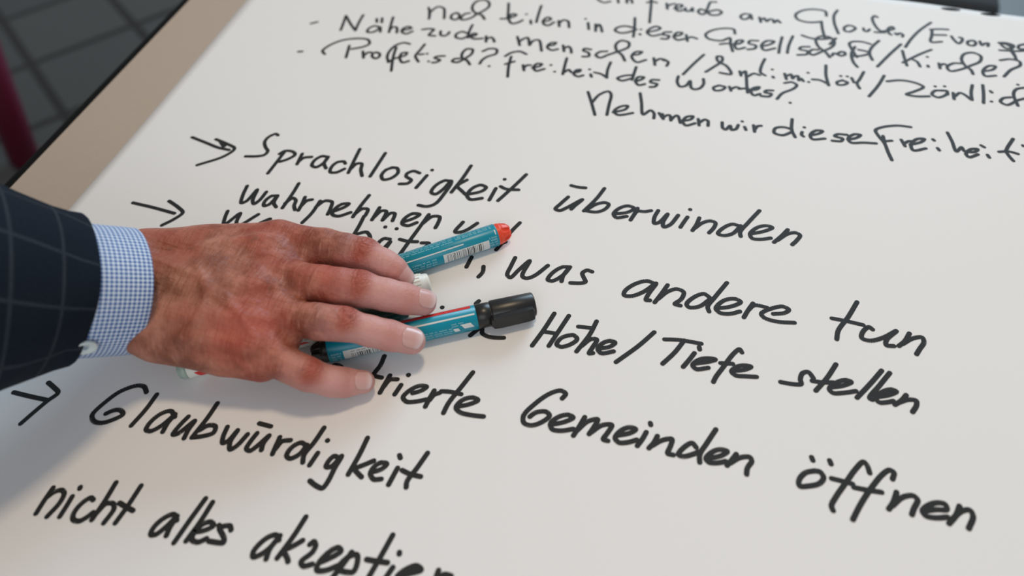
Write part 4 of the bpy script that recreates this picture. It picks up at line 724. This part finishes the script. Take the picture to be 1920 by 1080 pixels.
cuff = cloth_tube('shirt_cuff', [[[-0.23592, -0.11888, 0.83441], [0.58925, 0.56903, -0.57358], 0.0345, 0.0375], [[-0.22414, -0.1075, 0.82294], [0.58925, 0.56903, -0.57358], 0.0345, 0.0375], [[-0.21235, -0.09612, 0.81147], [0.58925, 0.56903, -0.57358], 0.034, 0.0372], [[-0.20293, -0.08702, 0.80229], [0.58925, 0.56903, -0.57358], 0.0335, 0.0368], [[-0.20057, -0.08474, 0.8], [0.58925, 0.56903, -0.57358], 0.0332, 0.0366]], M['shirt'], 0.0022, person, wob=lambda k, q: 0.0006 * math.sin(3 * q + 1))
sleeve = cloth_tube('jacket_sleeve', [[[-0.36851, -0.24691, 0.96347], [0.58925, 0.56903, -0.57358], 0.07, 0.072], [[-0.31842, -0.19855, 0.91472], [0.58925, 0.56903, -0.57358], 0.068, 0.07], [[-0.28306, -0.1644, 0.8803], [0.58925, 0.56903, -0.57358], 0.066, 0.069], [[-0.25949, -0.14164, 0.85736], [0.58925, 0.56903, -0.57358], 0.062, 0.065], [[-0.24476, -0.12742, 0.84302], [0.58925, 0.56903, -0.57358], 0.0555, 0.059], [[-0.23475, -0.11774, 0.83327], [0.55878, 0.5706, -0.60182], 0.049, 0.0525], [[-0.2265, -0.10978, 0.82524], [0.53573, 0.5705, -0.62251], 0.043, 0.0465], [[-0.22237, -0.10579, 0.82122], [0.52031, 0.56981, -0.63608], 0.0395, 0.043], [[-0.21854, -0.10209, 0.81749], [0.51258, 0.56928, -0.64279], 0.0375, 0.041]], M['jacket'], 0.003, person, twist=0.22, wob=lambda k, q: 0.0012 * math.sin(2 * q + k * .6) + 0.0009 * math.sin(5 * q + k))
# button on the cuff
BT = [[-0.1973, -0.12763, 0.80789], [0.58163, -0.7915, -0.18771]]
c = Vector(BT[0]); nrm = Vector(BT[1]).normalized(); s1 = nrm.orthogonal().normalized(); s2 = nrm.cross(s1)
rings = []
for r_, h_ in ((0.0, 0.0), (0.0054, 0.0), (0.0058, 0.0006), (0.0058, 0.0017), (0.0054, 0.0022), (0.0044, 0.0022), (0.0038, 0.0015), (0.0, 0.0013)):
    rings.append([c + nrm * h_ + (s1 * math.cos(q) + s2 * math.sin(q)) * max(r_, 1e-5) for q in [2 * math.pi * i / 28 for i in range(28)]])
V, Fc = ring_loft(rings, True, True)
btn = wmesh('button', np.array([tuple(v) for v in V]), Fc, M['pearl'], cuff); btn['label'] = 'pale pearl button'
V, Fc = [], []
for sx_ in (-1, 1):
    p0 = c + nrm * .0016 + s1 * sx_ * .0009 - s2 * .0011; p1 = c + nrm * .0020 + s1 * sx_ * .0009; p2 = c + nrm * .0016 + s1 * sx_ * .0009 + s2 * .0011
    v_, f_ = tube([p0, p1, p2], 0.00035, 8); b_ = len(V); V += v_; Fc += [tuple(q + b_ for q in f) for f in f_]
wmesh('button_thread', np.array([tuple(v) for v in V]), Fc, M['thread'], btn)
# ---- the rest of the leaning person, beyond the left edge of the view
FZ = R(45); FWD = Vector((math.cos(FZ), math.sin(FZ), 0)); LFT = Vector((-math.sin(FZ), math.cos(FZ), 0))
TC = Vector((-0.66, -0.40, 0))                      # middle of the chest, on the floor plan
def body_rings(secs, n=40, p=2.4):
    out = []
    for z, fo, si, hw, hd in secs:
        c = TC + FWD * fo + LFT * si + Vector((0, 0, z)); r = []
        for k in range(n):
            q = 2 * math.pi * k / n
            x = math.copysign(abs(math.cos(q)) ** (2 / p), math.cos(q)); y = math.copysign(abs(math.sin(q)) ** (2 / p), math.sin(q))
            r.append(c + LFT * x * hw + FWD * y * hd)
        out.append(r)
    return out
def arr(V): return np.array([tuple(v) for v in V])
V, Fc = ring_loft(body_rings([(0.78, -.22, 0, .185, .125), (0.86, -.21, 0, .19, .13), (0.95, -.17, 0, .19, .13), (1.05, -.09, 0, .20, .13), (1.13, -.01, 0, .215, .13), (1.20, .06, 0, .215, .12), (1.255, .10, 0, .19, .10), (1.29, .12, 0, .11, .075), (1.315, .13, 0, .065, .06)]))
jb = wmesh('jacket_body', arr(V), Fc, M['jacket'], person)
SH = TC - LFT * .185 + FWD * .07 + Vector((0, 0, 1.205)); SHL = TC + LFT * .185 + FWD * .07 + Vector((0, 0, 1.205))
EL = Vector((-0.36556, -0.24407, 0.9606))
def arm(name, pts, rad):
    P = [np.array(p) for p in smooth_pts([tuple(p) for p in pts])]
    V, Fc = tube([Vector(p) for p in P], [rad[0] + (rad[1] - rad[0]) * i / (len(P) - 1) for i in range(len(P))], 28)
    return wmesh(name, arr(V), Fc, M['jacket'], person)
arm('upper_sleeve', [SH + Vector((0, 0, .005)), (SH + EL) / 2 + Vector((-.01, -.03, -.02)), EL + Vector((-.01, -.012, .004)), EL + Vector((.02, .02, -.02))], (.076, .066))
arm('left_sleeve', [SHL, SHL + LFT * .06 - FWD * .08 - Vector((0, 0, .22)), SHL + LFT * .03 + FWD * .02 - Vector((0, 0, .40)), SHL - LFT * .08 + FWD * .16 - Vector((0, 0, .47))], (.078, .055))
M['trousers'] = mat('navy_trousers', (0.014, 0.022, 0.045), 0.85, 0.25)
M['shoe'] = mat('black_leather', (0.01, 0.01, 0.01), 0.35, 0.5)
M['hair'] = mat('grey_hair', (0.30, 0.29, 0.28), 0.7, 0.3)
M['face'] = mat('face_skin', (0.46, 0.22, 0.16), 0.5, 0.45)
for s_ in (-1, 1):
    hip = TC - FWD * .22 + LFT * .09 * s_ + Vector((0, 0, .86)); knee = TC - FWD * .17 + LFT * .11 * s_ + Vector((0, 0, .47)); ank = TC - FWD * .20 + LFT * .12 * s_ + Vector((0, 0, .085))
    P = smooth_pts([tuple(hip), tuple((hip + knee) / 2), tuple(knee), tuple((knee + ank) / 2), tuple(ank)])
    V, Fc = tube([Vector(p) for p in P], [.098 - .040 * i / (len(P) - 1) for i in range(len(P))], 26)
    wmesh('trouser_leg', arr(V), Fc, M['trousers'], person)
    rings = []
    for fo, hw, z0, z1 in ((-.10, .025, .0, .075), (-.07, .036, .0, .085), (0, .038, .0, .095), (.06, .042, .0, .07), (.12, .046, .0, .05), (.17, .038, .0, .042), (.19, .02, .0, .03)):
        c = Vector((ank.x, ank.y, 0)) + FWD * fo
        rings.append([c + LFT * hw * math.cos(q) + Vector((0, 0, max(z0, (z0 + z1) / 2 + (z1 - z0) / 2 * 1.15 * math.sin(q)))) for q in [2 * math.pi * k / 20 for k in range(20)]])
    V, Fc = ring_loft(rings); wmesh('shoe', arr(V), Fc, M['shoe'], person)
# head, bowed over the table
HC = TC + FWD * .23 + Vector((0, 0, 1.41)); HT = (FWD * .42 + Vector((0, 0, 1))).normalized(); HF = (FWD - HT * FWD.dot(HT)).normalized()
def head_pt(u, v):
    th = math.pi * u; ph = 2 * math.pi * v
    x, y, z = math.sin(th) * math.sin(ph), math.sin(th) * math.cos(ph), math.cos(th)       # y = to the face
    w_ = .076 * (1 - .22 * max(0, -z)); d_ = .098; h_ = .118
    px_, py_, pz_ = x * w_, y * d_ * (1 - .12 * max(0, -z)), z * h_
    if y > 0:
        py_ += .022 * math.exp(-((px_ / .013) ** 2)) * math.exp(-(((pz_ + .018) / .024) ** 2))       # nose
        py_ -= .010 * math.exp(-(((abs(px_) - .031) / .016) ** 2)) * math.exp(-(((pz_ - .012) / .014) ** 2))   # eye sockets
        py_ += .006 * math.exp(-((px_ / .028) ** 2)) * math.exp(-(((pz_ + .062) / .008) ** 2))       # lips
        py_ += .010 * math.exp(-((px_ / .03) ** 2)) * math.exp(-(((pz_ + .098) / .02) ** 2))         # chin
    return HC + LFT * px_ + HF * py_ + HT * pz_
def grid(f, nu, nv, u0=0.0, u1=1.0):
    V = [f(u0 + (u1 - u0) * i / nu, j / nv) for i in range(nu + 1) for j in range(nv)]
    return V, [(i * nv + j, (i + 1) * nv + j, (i + 1) * nv + (j + 1) % nv, i * nv + (j + 1) % nv) for i in range(nu) for j in range(nv)]
V, Fc = grid(head_pt, 60, 72, 0.004, 0.996); b_ = len(V)
v2, f2 = tube([TC + FWD * .11 + Vector((0, 0, 1.26)), TC + FWD * .15 + Vector((0, 0, 1.32)), HC - HT * .06 - HF * .01], [.062, .056, .056], 32)
V += v2; Fc += [tuple(q + b_ for q in f) for f in f2]
for s_ in (-1, 1):
    b_ = len(V); c = HC + LFT * s_ * .076 - HF * .005 - HT * .01
    for i in range(9):
        for j in range(14):
            th = math.pi * i / 8; ph = 2 * math.pi * j / 14
            V.append(c + LFT * s_ * (.008 + .010 * math.cos(th)) + HF * .018 * math.sin(th) * math.cos(ph) + HT * .032 * math.sin(th) * math.sin(ph))
    Fc += [(b_ + i * 14 + j, b_ + (i + 1) * 14 + j, b_ + (i + 1) * 14 + (j + 1) % 14, b_ + i * 14 + (j + 1) % 14) for i in range(8) for j in range(14)]
head = wmesh('head', arr(V), Fc, M['face'], person)
def hair_pt(u, v):
    ph = 2 * math.pi * v; lim = .46 + .12 * (1 - math.cos(ph)) / 2 - .20 * max(0, math.cos(ph)) ** 2
    p = head_pt(u * lim + .002, v); return HC + (p - HC) * (1.06 + .012 * math.sin(40 * v * 6.28 + 9 * u)) 
V, Fc = grid(hair_pt, 26, 72); wmesh('hair', arr(V), Fc, M['hair'], head)

# ------------------------------------------------------------------ chairs seen past the table
def chair(label, loc, rz, seatm, legm, rake, leg_r, seat_z=0.45):
    root = empty('chair'); tag(root, label, 'chair')
    for sx_, sy_ in ((1, 1), (1, -1), (-1, 1), (-1, -1)):
        x, y = .19 * sx_, .19 * sy_
        top = seat_z - .01
        V, Fc = tube([(x, y, 0), (x + rake[0] * .03, y + rake[1] * .03, .012), (x + rake[0] * top, y + rake[1] * top, top)], [leg_r * .86, leg_r, leg_r], 22); mesh('leg', V, Fc, legm, root)
    cx_, cy_ = rake[0] * seat_z, rake[1] * seat_z
    bm = bmesh.new(); bmesh.ops.create_cube(bm, size=1)
    for v in bm.verts: v.co = Vector((cx_ + v.co.x * .44, cy_ + v.co.y * .44, seat_z + .022 + v.co.z * .045))
    from_bm('seat', bm, seatm, root, smooth=True, bevel=.016, segs=3)
    for sy_ in (-1, 1):
        V, Fc = tube([(cx_ - .20, cy_ + .18 * sy_, seat_z - .02), (cx_ - .24, cy_ + .18 * sy_, seat_z + .20), (cx_ - .29, cy_ + .18 * sy_, seat_z + .42)], leg_r * .7, 14); mesh('back_post', V, Fc, legm, root)
    rings = []
    for z_, x_ in ((.16, -.222), (.18, -.226), (.28, -.248), (.38, -.272), (.42, -.284)):
        hh = .205 if .17 < z_ < .41 else .19
        rings.append([Vector((cx_ + x_ + .016 * math.cos(q) - .025 * (math.cos(q * 0) * 1) * (1 - (math.sin(q)) ** 2) * 0, cy_ + hh * math.sin(q), seat_z + z_)) for q in [2 * math.pi * k / 28 for k in range(28)]])
    V, Fc = ring_loft(rings); mesh('backrest', V, Fc, seatm, root)
    root.location = loc; root.rotation_euler = (0, 0, rz)
    return root
chair('crimson chair on the tiled floor left of the table, one leg in view', (-1.585, 0.524, 0.0), R(0), M['crimson'], M['crimson'], (0.24, 0.10), 0.033)
chair('dark upholstered chair beyond the far edge of the table, behind the sheet', (0.358, 1.12, 0.0), R(-96), M['darkseat'], M['metal'], (0.0, 0.0), 0.013)
